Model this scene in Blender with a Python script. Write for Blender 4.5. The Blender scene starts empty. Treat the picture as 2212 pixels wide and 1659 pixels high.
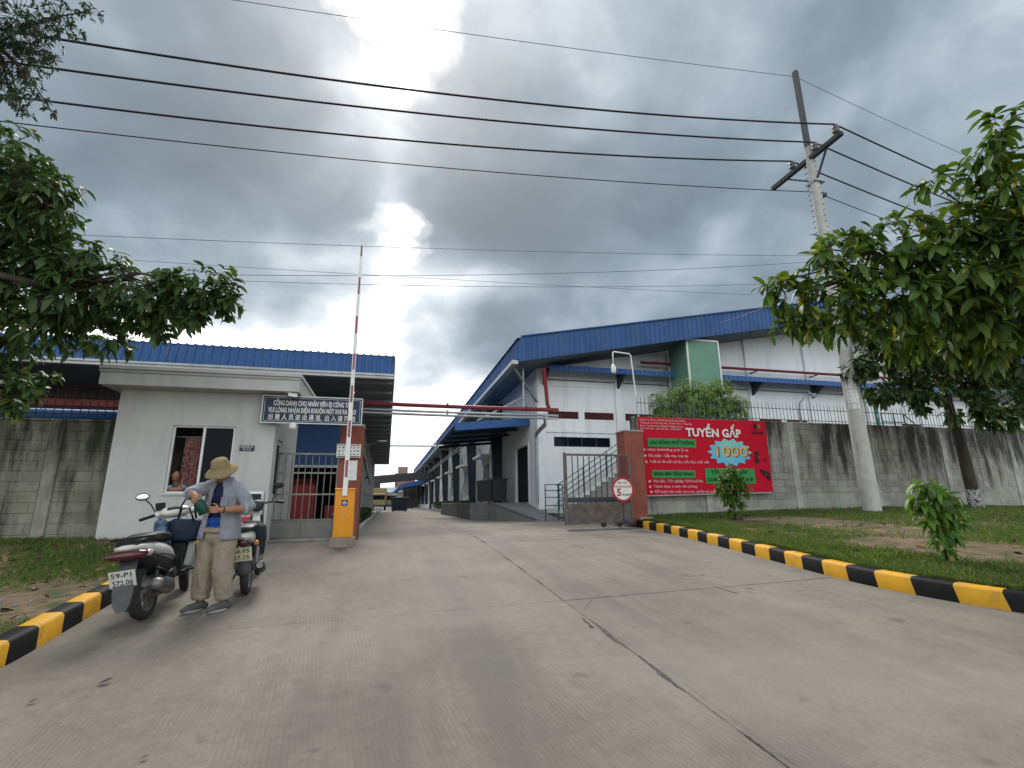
import bpy, bmesh, math, random
import numpy as np
from mathutils import Vector, Matrix, Euler, noise as mnoise
random.seed(7); rng = np.random.default_rng(7)
R = math.radians
scene = bpy.context.scene
col = scene.collection

# ------------------------------------------------------------------ camera
CAM_POS = Vector((0, 0, .75))
YAW, PITCH, ROLL = R(13.9), R(13.5), R(.5)
cam_d = bpy.data.cameras.new('camera'); cam = bpy.data.objects.new('camera', cam_d); col.objects.link(cam)
cam_d.sensor_width = 36; cam_d.lens = 36 * 1072 / 2212; cam_d.clip_start = .05; cam_d.clip_end = 3000
fw = Vector((math.sin(YAW) * math.cos(PITCH), math.cos(YAW) * math.cos(PITCH), math.sin(PITCH)))
rt = Vector((math.cos(YAW), -math.sin(YAW), 0)); up = rt.cross(fw)
rt2 = rt * math.cos(ROLL) - up * math.sin(ROLL); up2 = up * math.cos(ROLL) + rt * math.sin(ROLL)
m = Matrix((rt2, up2, -fw)).transposed().to_4x4(); m.translation = CAM_POS
cam.matrix_world = m
scene.camera = cam

# ------------------------------------------------------------------ world, sun, exposure
SUN_EL, SUN_AZ = R(49), R(-1)
world = bpy.data.worlds.new('World'); scene.world = world; world.use_nodes = True
wt = world.node_tree; wt.nodes.clear(); WN = wt.nodes; WL = wt.links
def wn(t, **k):
    n = WN.new(t)
    for a, b in k.items(): setattr(n, a, b)
    return n
def wmath(op, a, b=None, c=None, clamp=False):
    n = wn('ShaderNodeMath', operation=op); n.use_clamp = clamp
    for i, x in enumerate((a, b, c)):
        if x is None: continue
        if isinstance(x, (int, float)): n.inputs[i].default_value = x
        else: WL.new(x, n.inputs[i])
    return n.outputs[0]
def wramp(fac, stops, interp='LINEAR'):
    n = wn('ShaderNodeValToRGB'); n.color_ramp.interpolation = interp
    while len(n.color_ramp.elements) < len(stops): n.color_ramp.elements.new(.5)
    for e, (p, c) in zip(n.color_ramp.elements, stops):
        e.position = p; e.color = (c, c, c, 1) if isinstance(c, (int, float)) else (*c, 1)
    WL.new(fac, n.inputs[0]); return n.outputs[0]
tc = wn('ShaderNodeTexCoord'); sep = wn('ShaderNodeSeparateXYZ'); WL.new(tc.outputs['Generated'], sep.inputs[0])
dx, dy, dz = sep.outputs
zc = wmath('MAXIMUM', dz, 0.0)
den = wmath('ADD', zc, .42)
comb = wn('ShaderNodeCombineXYZ'); WL.new(wmath('DIVIDE', dx, den), comb.inputs[0]); WL.new(wmath('DIVIDE', dy, den), comb.inputs[1])
def wnoise(scale, detail, rough, off=(0, 0, 0), dist=0., src=None, stretch=(1, 1, 1)):
    mp = wn('ShaderNodeMapping'); mp.inputs['Location'].default_value = off; mp.inputs['Scale'].default_value = stretch
    WL.new(src or comb.outputs[0], mp.inputs[0])
    n = wn('ShaderNodeTexNoise'); n.inputs['Scale'].default_value = scale; n.inputs['Detail'].default_value = detail
    n.inputs['Roughness'].default_value = rough; n.inputs['Distortion'].default_value = dist
    WL.new(mp.outputs[0], n.inputs[0]); return n.outputs[0]
n1 = wnoise(1.7, 3, .5, (3.1, 1.7, 0), .25)      # broad cloud masses
n2 = wnoise(5.0, 5, .5, (0.4, 6.2, 0), .5)      # billows
n3 = wnoise(15.0, 4, .55, (9, 2, 0), .3)
az = wmath('ARCTAN2', dx, dy)                     # radians, 0 = +Y
el = wmath('ARCSINE', dz)
def blob(a0, e0, ra, re):                         # soft elliptical weight round a direction
    u = wmath('DIVIDE', wmath('SUBTRACT', az, R(a0)), R(ra)); v = wmath('DIVIDE', wmath('SUBTRACT', el, R(e0)), R(re))
    q = wmath('ADD', wmath('MULTIPLY', u, u), wmath('MULTIPLY', v, v))
    return wmath('POWER', 2.718, wmath('MULTIPLY', q, -1.0))
dens = wmath('ADD', wmath('MULTIPLY', n1, 1.15), wmath('MULTIPLY', n2, .42))
dens = wmath('ADD', dens, wmath('MULTIPLY', wmath('SUBTRACT', n3, .5), .13))
dens = wmath('SUBTRACT', dens, .145)
for a0, e0, ra, re_, k in ((15, 35, 11, 9, .24), (11, 30, 7, 5, .10), (40, 42, 18, 10, .06), (-22, 32, 12, 7, .22), (-7, 31, 5, 5, .08), (58, 30, 14, 12, .06), (-18, 22, 9, 4, .10), (15, 18, 8, 3, .12),
                           (-4, 44, 8, 8, -.10), (-28, 14.5, 14, 4, -.42), (-9, 16, 9, 4, -.24), (9, 11, 11, 7, -.26), (7, 25.5, 12, 3., -.38), (-1, 30, 2.5, 7, -.20), (-2, 41, 4, 4, -.08), (-42, 36, 9, 8, -.16), (33, 24, 10, 3, -.12), (-32, 46, 14, 8, -.10), (0, 20, 13, 4.5, -.19), (2, 7, 18, 10, -.42), (-12, 44, 10, 9, -.06)):
    dens = wmath('ADD', dens, wmath('MULTIPLY', blob(a0, e0, ra, re_), k))
cloud = wn('ShaderNodeValToRGB'); cr = cloud.color_ramp
stops = [(.20, (5.547, 5.632, 5.635)), (.36, (2.737, 2.968, 3.170)), (.50, (1.516, 1.789, 2.035)), (.64, (0.902, 1.142, 1.346)), (.80, (0.636, 0.822, 0.986)), (.98, (0.488, 0.647, 0.783))]
while len(cr.elements) < len(stops): cr.elements.new(.5)
for e, (p, c) in zip(cr.elements, stops): e.position = p; e.color = (*c, 1)
WL.new(dens, cloud.inputs[0])
# the break in front of the sun: width follows elevation, edges torn by noise
w_el = wramp(wmath('DIVIDE', el, R(60)), [(.40, .0), (.43, .06), (.455, .112), (.513, .124), (.54, .09), (.56, .02), (.67, .02), (.70, .09), (.725, .132), (.75, .156), (.78, .195), (.80, .222), (.85, .226), (1., .19)])
w_el = wmath('SUBTRACT', w_el, .1)
shift = wramp(wmath('DIVIDE', el, R(60)), [(.45, .52), (.51, .495), (.6, .505), (.77, .505), (.80, .472), (1., .472)])
ua = wmath('SUBTRACT', az, wmath('SUBTRACT', shift, .5))
ua = wmath('ADD', wmath('ABSOLUTE', ua), wmath('MULTIPLY', wmath('SUBTRACT', n3, .5), .16))
ua = wmath('ADD', ua, wmath('MULTIPLY', wmath('SUBTRACT', n2, .5), .12))
gapm = wmath('DIVIDE', wmath('SUBTRACT', w_el, ua), .045, clamp=False)
gap = wramp(wmath('ADD', wmath('MULTIPLY', gapm, .5), .5, clamp=True), [(0, 0.), (.35, .10), (.7, .6), (1, 1.)], 'EASE')
sky = wn('ShaderNodeTexSky', sky_type='NISHITA'); sky.sun_disc = False
sky.sun_elevation = SUN_EL; sky.sun_rotation = SUN_AZ; sky.altitude = 10; sky.air_density = 1.; sky.dust_density = 2.5; sky.ozone_density = 1
cover = wn('ShaderNodeMix', data_type='RGBA'); cover.inputs[0].default_value = .965
WL.new(sky.outputs[0], cover.inputs[6]); WL.new(cloud.outputs[0], cover.inputs[7])
# an overcast sky is brighter overhead than low down
zen = wramp(wmath('DIVIDE', el, R(90)), [(0, 1.), (.56, 1.0), (.75, 1.4), (1., 1.7)])
# sky out of view, across from the sun, brightened to light camera-facing walls
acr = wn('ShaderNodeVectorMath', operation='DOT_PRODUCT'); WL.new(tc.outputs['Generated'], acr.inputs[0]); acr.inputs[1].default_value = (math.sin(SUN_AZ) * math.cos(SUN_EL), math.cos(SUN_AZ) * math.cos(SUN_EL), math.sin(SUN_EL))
opp_fill = wramp(wmath('MULTIPLY_ADD', acr.outputs['Value'], -.5, .5), [(.28, (1., 1., 1.)), (.52, (5.2, 4.5, 3.95)), (1., (7.8, 6.7, 5.8))])
zmx = wn('ShaderNodeMix', data_type='RGBA', blend_type='MULTIPLY'); zmx.inputs[0].default_value = 1; WL.new(zen, zmx.inputs[6]); WL.new(opp_fill, zmx.inputs[7]); zen = zmx.outputs[2]
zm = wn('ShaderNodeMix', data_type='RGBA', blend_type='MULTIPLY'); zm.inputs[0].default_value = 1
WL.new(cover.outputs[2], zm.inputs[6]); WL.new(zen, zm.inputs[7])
brk = wn('ShaderNodeMix', data_type='RGBA'); brk.inputs[7].default_value = (9.5, 9.4, 9.2, 1)
WL.new(gap, brk.inputs[0]); WL.new(zm.outputs[2], brk.inputs[6])
bg = wn('ShaderNodeBackground'); bg.inputs[1].default_value = .1; WL.new(brk.outputs[2], bg.inputs[0])
wo = wn('ShaderNodeOutputWorld'); WL.new(bg.outputs[0], wo.inputs[0])
world.cycles.sampling_method = 'MANUAL'; world.cycles.sample_map_resolution = 512

sun_d = bpy.data.lights.new('sun', 'SUN'); sun_d.energy = 1.4; sun_d.angle = R(26); sun_d.color = (1, .96, .9)
sun = bpy.data.objects.new('sun', sun_d); col.objects.link(sun)
to_sun = Vector((math.sin(SUN_AZ) * math.cos(SUN_EL), math.cos(SUN_AZ) * math.cos(SUN_EL), math.sin(SUN_EL)))
sun.rotation_euler = to_sun.to_track_quat('Z', 'Y').to_euler(); sun.location = to_sun * 50
vs = scene.view_settings; vs.view_transform = 'Standard'; vs.look = 'None'; vs.exposure = 1.5; vs.gamma = 1; vs.use_curve_mapping = False
scene.render.engine = 'CYCLES'; scene.cycles.use_denoising = True; scene.cycles.max_bounces = 6
scene.cycles.caustics_reflective = False; scene.cycles.caustics_refractive = False

# ------------------------------------------------------------------ helpers
def tag(o, label=None, cat=None, group=None, kind=None):
    if label: o['label'] = label
    if cat: o['category'] = cat
    if group: o['group'] = group
    if kind: o['kind'] = kind
    return o
def empty(name, loc=(0, 0, 0), rz=0, **k):
    o = bpy.data.objects.new(name, None); col.objects.link(o); o.location = loc; o.rotation_euler = (0, 0, rz)
    o.empty_display_size = .2
    return tag(o, **k)
def frame(a, b):
    z = (Vector(b) - Vector(a)); z.normalize()
    x = z.orthogonal().normalized() if abs(z.z) > .95 else z.cross(Vector((0, 0, 1))).normalized()
    return x, z.cross(x), z
class MB:
    def __init__(s): s.v = []; s.f = []; s.mi = []; s.cur = 0
    def add(s, vs, fs):
        o = len(s.v); s.v += [tuple(p) for p in vs]; s.f += [tuple(i + o for i in f) for f in fs]; s.mi += [s.cur] * len(fs); return s
    def bx(s, x0, x1, y0, y1, z0, z1, M=None):
        vs = [(x, y, z) for z in (z0, z1) for y in (y0, y1) for x in (x0, x1)]
        if M is not None: vs = [M @ Vector(p) for p in vs]
        return s.add(vs, [(0, 2, 3, 1), (4, 5, 7, 6), (0, 1, 5, 4), (2, 6, 7, 3), (0, 4, 6, 2), (1, 3, 7, 5)])
    def bar(s, a, b, w, h=None, upv=(0, 0, 1)):
        h = h or w; a = Vector(a); b = Vector(b); z = (b - a).normalized(); u = Vector(upv)
        if abs(z.dot(u)) > .98: u = Vector((0, 1, 0))
        x = z.cross(u).normalized(); y = x.cross(z)
        vs = [p + x * i * w / 2 + y * j * h / 2 for p in (a, b) for i, j in ((-1, -1), (1, -1), (1, 1), (-1, 1))]
        return s.add(vs, [(3, 2, 1, 0), (4, 5, 6, 7), (0, 1, 5, 4), (1, 2, 6, 5), (2, 3, 7, 6), (3, 0, 4, 7)])
    def tube(s, pts, r, seg=8, cap=True, flat=1.0):
        pts = [Vector(p) for p in pts]; n = len(pts)
        rs = r if isinstance(r, (list, tuple)) else [r] * n
        o = []; x = None
        for i, p in enumerate(pts):
            t = (pts[min(i + 1, n - 1)] - pts[max(i - 1, 0)]).normalized()
            if x is None: x = frame((0, 0, 0), t)[0]
            else:
                x = (x - t * x.dot(t)); x = x.normalized() if x.length > 1e-6 else frame((0, 0, 0), t)[0]
            y = t.cross(x)
            o += [p + (x * math.cos(a) + y * math.sin(a) * flat) * rs[i] for a in [2 * math.pi * k / seg for k in range(seg)]]
        fs = [(i * seg + k, i * seg + (k + 1) % seg, (i + 1) * seg + (k + 1) % seg, (i + 1) * seg + k) for i in range(n - 1) for k in range(seg)]
        if cap: fs += [tuple(range(seg - 1, -1, -1)), tuple((n - 1) * seg + k for k in range(seg))]
        return s.add(o, fs)
    def limb(s, pts, r, seg=10, flat=1.0):            # tube with rounded ends
        pts = [Vector(p) for p in pts]; rs = list(r) if isinstance(r, (list, tuple)) else [r] * len(pts)
        a = (pts[0] - pts[1]).normalized(); b = (pts[-1] - pts[-2]).normalized()
        P = [pts[0] + a * rs[0] * .95, pts[0] + a * rs[0] * .6] + pts + [pts[-1] + b * rs[-1] * .6, pts[-1] + b * rs[-1] * .95]
        return s.tube(P, [rs[0] * .3, rs[0] * .8] + rs + [rs[-1] * .8, rs[-1] * .3], seg, flat=flat)
    def ell(s, c, r, seg=16, rings=10, M=None):
        if isinstance(r, (int, float)): r = (r, r, r)
        vs = []; c = Vector(c)
        for i in range(1, rings):
            t = math.pi * i / rings
            for k in range(seg):
                a = 2 * math.pi * k / seg
                vs.append(Vector((r[0] * math.sin(t) * math.cos(a), r[1] * math.sin(t) * math.sin(a), r[2] * math.cos(t))))
        vs += [Vector((0, 0, r[2])), Vector((0, 0, -r[2]))]
        vs = [c + (M @ p if M is not None else p) for p in vs]
        T = len(vs) - 2; fs = []
        for i in range(rings - 2):
            for k in range(seg): fs.append((i * seg + k, (i + 1) * seg + k, (i + 1) * seg + (k + 1) % seg, i * seg + (k + 1) % seg))
        for k in range(seg):
            fs.append((T, k, (k + 1) % seg)); fs.append((T + 1, (rings - 2) * seg + (k + 1) % seg, (rings - 2) * seg + k))
        return s.add(vs, fs)
    def lathe(s, c, prof, seg=24, M=None, close=False):   # prof: (radius, height) round local z
        c = Vector(c); vs = []; n = len(prof)
        for r, h in prof:
            for k in range(seg):
                a = 2 * math.pi * k / seg; p = Vector((r * math.cos(a), r * math.sin(a), h)); vs.append(c + (M @ p if M is not None else p))
        fs = [(i * seg + k, i * seg + (k + 1) % seg, (i + 1) * seg + (k + 1) % seg, (i + 1) * seg + k) for i in range(n - 1) for k in range(seg)]
        if close: fs += [((n - 1) * seg + k, (n - 1) * seg + (k + 1) % seg, (k + 1) % seg, k) for k in range(seg)]
        else: fs += [tuple(range(seg - 1, -1, -1)), tuple((n - 1) * seg + k for k in range(seg))]
        return s.add(vs, fs)
    def prism(s, pts, vec):                            # closed polygon extruded along vec
        n = len(pts); vec = Vector(vec); vs = [Vector(p) for p in pts] + [Vector(p) + vec for p in pts]
        return s.add(vs, [tuple(range(n - 1, -1, -1)), tuple(range(n, 2 * n))] + [(i, (i + 1) % n, n + (i + 1) % n, n + i) for i in range(n)])
    def loft(s, rings, cap=True, closed=True):
        n = len(rings[0]); o = [p for r in rings for p in r]; fs = []
        for i in range(len(rings) - 1):
            for k in range(n if closed else n - 1):
                fs.append((i * n + k, i * n + (k + 1) % n, (i + 1) * n + (k + 1) % n, (i + 1) * n + k))
        if cap and closed: fs += [tuple(range(n - 1, -1, -1)), tuple((len(rings) - 1) * n + k for k in range(n))]
        return s.add(o, fs)
    def grid(s, X, Y, zf):
        n = len(X); vs = [(x, y, zf(x, y)) for y in Y for x in X]
        return s.add(vs, [(j * n + i, j * n + i + 1, (j + 1) * n + i + 1, (j + 1) * n + i) for j in range(len(Y) - 1) for i in range(n - 1)])
    def mesh(s, name, smooth=False):
        me = bpy.data.meshes.new(name); me.from_pydata(s.v, [], s.f)
        if any(s.mi): me.polygons.foreach_set('material_index', s.mi)
        bm = bmesh.new(); bm.from_mesh(me); bmesh.ops.recalc_face_normals(bm, faces=bm.faces); bm.to_mesh(me); bm.free()
        if smooth: me.polygons.foreach_set('use_smooth', [True] * len(me.polygons))
        me.update(); return me
    def build(s, name, mt, parent=None, smooth=False, bevel=0, auto=None, **k):
        me = s.mesh(name, smooth or auto is not None)
        for x in (mt if isinstance(mt, (list, tuple)) else [mt]): me.materials.append(x)
        if auto is not None:
            try: me.set_sharp_from_angle(angle=R(auto))
            except Exception: pass
        o = bpy.data.objects.new(name, me); col.objects.link(o); o.parent = parent
        if bevel:
            b = o.modifiers.new('bevel', 'BEVEL'); b.width = bevel; b.segments = 2; b.limit_method = 'ANGLE'; b.angle_limit = R(40)
        return tag(o, **k)
def local(o, parent):       # o's mesh is in world coordinates, its parent sits elsewhere
    o.matrix_parent_inverse = Matrix.LocRotScale(parent.location, parent.rotation_euler, None).inverted(); return o
def copy_tree(o, parent=None):
    c = o.copy(); col.objects.link(c); c.parent = parent
    for ch in o.children: copy_tree(ch, c)
    return c
def organic(name, mb, mt, parent, voxel=.008, it=6, sub=0, **k):
    me = mb.mesh(name); t = bpy.data.objects.new('tmp', me); col.objects.link(t)
    r = t.modifiers.new('r', 'REMESH'); r.mode = 'VOXEL'; r.voxel_size = voxel; r.use_smooth_shade = True
    if it: sm = t.modifiers.new('s', 'SMOOTH'); sm.iterations = it; sm.factor = .5
    dg = bpy.context.evaluated_depsgraph_get(); dg.update()
    me2 = bpy.data.meshes.new_from_object(t.evaluated_get(dg)); bpy.data.objects.remove(t); bpy.data.meshes.remove(me)
    me2.name = name; me2.materials.clear()
    for x in (mt if isinstance(mt, (list, tuple)) else [mt]): me2.materials.append(x)
    me2.polygons.foreach_set('use_smooth', [True] * len(me2.polygons))
    o = bpy.data.objects.new(name, me2); col.objects.link(o); o.parent = parent
    return tag(o, **k)
_tx = [0]
def text(body, size, loc, mt, parent, rot=(R(90), 0, 0), bold=0., align='CENTER', ex=.002, name='lettering', sx=1., width=None, shear=0., sp=1.):
    c = bpy.data.curves.new('t', 'FONT'); c.body = body; c.size = size; c.align_x = align; c.align_y = 'CENTER'
    c.offset = bold * size; c.extrude = ex; c.resolution_u = 2; c.shear = shear; c.space_character = sp
    t = bpy.data.objects.new('t', c); col.objects.link(t)
    me = bpy.data.meshes.new_from_object(t); bpy.data.objects.remove(t); bpy.data.curves.remove(c)
    me.materials.clear(); me.materials.append(mt)
    if width and len(me.vertices):
        xs = [v.co.x for v in me.vertices]; sx = width / max(1e-6, max(xs) - min(xs))
    o = bpy.data.objects.new(name, me); col.objects.link(o); o.location = loc; o.rotation_euler = rot; o.scale = (sx, 1, 1); o.parent = parent
    return o

# ------------------------------------------------------------------ materials
MATS = {}
def pm(name, c1, c2=None, rough=.7, scale=4., detail=5, bump=0., bscale=40., metal=0., lo=.35, hi=.65, stretch=(1, 1, 1), spec=.22, rnd=0., dirt=None, dirtscale=(1.2, 1.2, .3), dirtlo=.55, dirthi=.75, coat=0., trans=0.):
    mt = bpy.data.materials.new(name); mt.use_nodes = True; nt = mt.node_tree; N = nt.nodes; L = nt.links
    b = N['Principled BSDF']; b.inputs['Roughness'].default_value = rough; b.inputs['Metallic'].default_value = metal
    b.inputs['Specular IOR Level'].default_value = spec; b.inputs['Coat Weight'].default_value = coat
    c2 = c2 or tuple(x * .82 for x in c1)
    g = N.new('ShaderNodeNewGeometry'); mp = N.new('ShaderNodeMapping'); mp.inputs['Scale'].default_value = stretch; L.new(g.outputs['Position'], mp.inputs[0])
    n = N.new('ShaderNodeTexNoise'); n.inputs['Scale'].default_value = scale; n.inputs['Detail'].default_value = detail; n.inputs['Roughness'].default_value = .6
    L.new(mp.outputs[0], n.inputs[0])
    r = N.new('ShaderNodeValToRGB'); r.color_ramp.elements[0].position = lo; r.color_ramp.elements[1].position = hi
    r.color_ramp.elements[0].color = (*c2, 1); r.color_ramp.elements[1].color = (*c1, 1); L.new(n.outputs[0], r.inputs[0])
    out = r.outputs[0]
    if dirt:
        mp2 = N.new('ShaderNodeMapping'); mp2.inputs['Scale'].default_value = dirtscale; L.new(g.outputs['Position'], mp2.inputs[0])
        n2 = N.new('ShaderNodeTexNoise'); n2.inputs['Scale'].default_value = 3.; n2.inputs['Detail'].default_value = 7; n2.inputs['Roughness'].default_value = .65; L.new(mp2.outputs[0], n2.inputs[0])
        r2 = N.new('ShaderNodeValToRGB'); r2.color_ramp.elements[0].position = dirtlo; r2.color_ramp.elements[1].position = dirthi; L.new(n2.outputs[0], r2.inputs[0])
        mx = N.new('ShaderNodeMix'); mx.data_type = 'RGBA'; L.new(r2.outputs[0], mx.inputs[0]); L.new(out, mx.inputs[6]); mx.inputs[7].default_value = (*dirt, 1); out = mx.outputs[2]
    if rnd:
        oi = N.new('ShaderNodeObjectInfo'); mr = N.new('ShaderNodeMapRange'); mr.inputs[3].default_value = 1 - rnd; mr.inputs[4].default_value = 1 + rnd; L.new(oi.outputs['Random'], mr.inputs[0])
        mx = N.new('ShaderNodeMix'); mx.data_type = 'RGBA'; mx.blend_type = 'MULTIPLY'; mx.inputs[0].default_value = 1; L.new(out, mx.inputs[6]); L.new(mr.outputs[0], mx.inputs[7]); out = mx.outputs[2]
    L.new(out, b.inputs['Base Color'])
    if bump:
        nb = N.new('ShaderNodeTexNoise'); nb.inputs['Scale'].default_value = bscale; nb.inputs['Detail'].default_value = 6; L.new(g.outputs['Position'], nb.inputs[0])
        bp = N.new('ShaderNodeBump'); bp.inputs['Strength'].default_value = bump; bp.inputs['Distance'].default_value = .01; L.new(nb.outputs[0], bp.inputs['Height']); L.new(bp.outputs[0], b.inputs['Normal'])
    MATS[name] = mt; return mt
W = pm('white_render', (.50, .50, .485), (.44, .44, .425), .85, 1.2, bump=.15, bscale=60, dirt=(.33, .32, .29), dirtscale=(.9, .9, .14), dirtlo=.5, dirthi=.85)
WH = pm('white_wall', (.82, .83, .84), (.76, .77, .78), .85, .5, bump=.08, bscale=20, dirt=(.55, .545, .53), dirtscale=(.9, .9, .1), dirtlo=.5, dirthi=.85)
BLUE = pm('blue_sheet', (.035, .10, .265), (.028, .08, .215), .5, 1.5, bump=.03, dirt=(.07, .11, .2), dirtscale=(1.5, 1.5, .3), dirtlo=.48, dirthi=.85)
BLUE2 = pm('bright_blue_sheet', (.04, .125, .34), (.034, .105, .29), .45, 1.5)
STEELB = pm('dark_blue_steel', (.045, .057, .075), (.034, .043, .057), .5, 2)
SOFF = pm('grey_underside_sheet', (.14, .17, .20), (.10, .13, .16), .6, 2)
GUT = pm('gutter_metal', (.42, .43, .43), (.33, .34, .34), .4, 3, metal=.3)
GALV = pm('galvanised_steel', (.36, .37, .38), (.27, .28, .29), .45, 8, metal=.5)
DARK = pm('dark_void', (.02, .02, .022), (.015, .015, .017), .8)
DGREY = pm('dark_grey_paint', (.05, .055, .06), (.035, .04, .045), .5, 3)
BLACK = pm('black_plastic', (.018, .018, .02), (.012, .012, .013), .45, 20, bump=.05)
RUBBER = pm('tyre_rubber', (.025, .025, .026), (.04, .038, .035), .85, 12, bump=.2, bscale=80)
REDP = pm('red_pipe_paint', (.21, .03, .036), (.165, .024, .03), .4, 5)
REDB = pm('red_box_paint', (.22, .028, .025), (.17, .022, .02), .5, 4)
BRICK = pm('red_render_brick', (.27, .085, .06), (.20, .065, .05), .85, 3, bump=.3, bscale=50, dirt=(.16, .1, .085), dirtlo=.6, dirthi=.9)
ORANGE = pm('orange_powder_coat', (.70, .27, .012), (.66, .25, .011), .35, 3, coat=.2, dirt=(.42, .2, .05), dirtlo=.66, dirthi=1.)
WPAINT = pm('white_paint', (.74, .74, .73), (.68, .68, .67), .4, 6)
RPAINT = pm('red_reflective_paint', (.40, .03, .04), (.35, .025, .035), .4, 6)
YEL = pm('yellow_kerb_paint', (.66, .34, .02), (.57, .29, .02), .6, 5, bump=.3, bscale=60, dirt=(.20, .14, .07), dirtlo=.55, dirthi=.8, dirtscale=(2, 2, 2))
BLK = pm('black_kerb_paint', (.009, .009, .010), (.014, .0135, .0135), .6, 6, spec=.12, bump=.3, bscale=60, dirt=(.045, .042, .038), dirtlo=.6, dirthi=.88, dirtscale=(2, 2, 2))
CONC = pm('grey_concrete', (.36, .35, .33), (.25, .245, .235), .9, 3, bump=.3, bscale=70)
POLEC = pm('pole_concrete', (.50, .49, .455), (.42, .41, .38), .9, 4, bump=.25, bscale=60, dirt=(.22, .21, .19), dirtscale=(2, 2, .3), dirtlo=.55, dirthi=.85)
GLASSD = pm('dark_glass', (.010, .013, .018), (.008, .01, .013), .06, 1, spec=.05)
BANR = pm('banner_red_vinyl', (.50, .008, .028), (.47, .007, .024), .6, .8, spec=.08)
BANG = pm('banner_green_print', (.02, .26, .055), (.018, .23, .05), .45, 2)
BANW = pm('banner_white_print', (.75, .72, .70), None, .5)
BANP = pm('banner_pale_pink_print', (.66, .42, .42), None, .5)
BANK = pm('banner_black_print', (.008, .01, .008), None, .5)
BANB = pm('banner_sky_blue_print', (.12, .42, .62), (.22, .5, .45), .5, .9, detail=1, lo=.45, hi=.6)
BANO = pm('banner_gold_print', (.62, .30, .05), (.68, .4, .1), .5, 3)
NAVY = pm('navy_sign_panel', (.022, .035, .075), (.018, .03, .065), .35, 2)
SKIN = pm('skin', (.34, .17, .10), (.29, .14, .085), .55, 12)
SHIRT = pm('lilac_grey_shirt_cloth', (.245, .245, .28), (.195, .195, .225), .85, 9, bump=.4, bscale=30)
TEE = pm('navy_tee_cloth', (.012, .018, .05), (.01, .014, .04), .9, 9, bump=.3, bscale=30)
TEEB = pm('royal_blue_cloth', (.012, .07, .32), (.01, .055, .26), .85, 9, bump=.3, bscale=30)
KHAKI = pm('khaki_trouser_cloth', (.30, .245, .19), (.24, .195, .15), .9, 7, bump=.5, bscale=22)
HAT = pm('straw_tan_cloth', (.27, .20, .105), (.21, .155, .08), .9, 25, bump=.6, bscale=120)
SHOE = pm('grey_canvas', (.10, .105, .095), (.07, .075, .07), .85, 15)
BOTTLE = pm('dark_green_enamel', (.012, .06, .045), (.01, .05, .037), .3, 6)
SWHITE = pm('scooter_white_paint', (.66, .65, .61), (.60, .59, .55), .25, 4, coat=.5, dirt=(.35, .32, .27), dirtlo=.6, dirthi=.95, dirtscale=(3, 3, 3))
TAIL = pm('tail_light_red', (.075, .012, .014), (.05, .01, .011), .15, 6, spec=.4, coat=.3)
LENSC = pm('clear_lens', (.45, .42, .40), (.36, .33, .3), .15, 9)
ALU = pm('cast_aluminium', (.22, .215, .205), (.14, .135, .125), .5, 9, metal=.5, bump=.2)
CHROME = pm('mirror_glass', (.75, .78, .8), None, .06, 2, metal=1.)
PLATE = pm('plate_white', (.58, .57, .53), (.48, .47, .43), .5, 10)
PLATEY = pm('plate_dirty_cream', (.55, .5, .34), (.46, .42, .28), .5, 10)
INK = pm('dark_ink', (.02, .02, .022), None, .6)
BAGB = pm('dark_blue_nylon', (.012, .024, .05), (.009, .016, .034), .5, 7, bump=.4, bscale=25)
PLASB = pm('blue_plastic_film', (.09, .16, .24), (.015, .03, .055), .25, 14, bump=.6, bscale=30, lo=.42, hi=.58)
CURT = pm('patterned_maroon_curtain', (.34, .18, .16), (.11, .04, .045), .9, 26, detail=3, lo=.45, hi=.6)
LBLUE = pm('light_blue_shirt_cloth', (.16, .34, .60), (.13, .29, .52), .85, 9, bump=.3, bscale=30)
HAIR = pm('black_hair', (.012, .011, .01), None, .6, 40, bump=.4)
GREENP = pm('dark_green_paint', (.02, .10, .075), (.016, .08, .06), .5, 4)
GREENS = pm('pale_green_sheet', (.15, .29, .22), (.13, .26, .195), .6, 2)
YBOX = pm('yellow_container_paint', (.36, .28, .13), (.3, .24, .11), .6, 2)
RUST = pm('rusty_steel', (.16, .135, .12), (.09, .075, .065), .8, 6, bump=.3, dirt=(.26, .17, .07), dirtscale=(4, 4, 4), dirtlo=.68, dirthi=.78)
BARK = pm('bark', (.075, .06, .048), (.04, .033, .028), .95, 9, bump=.8, bscale=30, stretch=(1, 1, .3))
BARKW = pm('lime_washed_bark', (.40, .39, .37), (.06, .05, .045), .95, 14, bump=.8, bscale=30, lo=.42, hi=.55)
PAPER = pm('pasted_paper', (.76, .76, .74), (.62, .62, .6), .8, 20)
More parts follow.
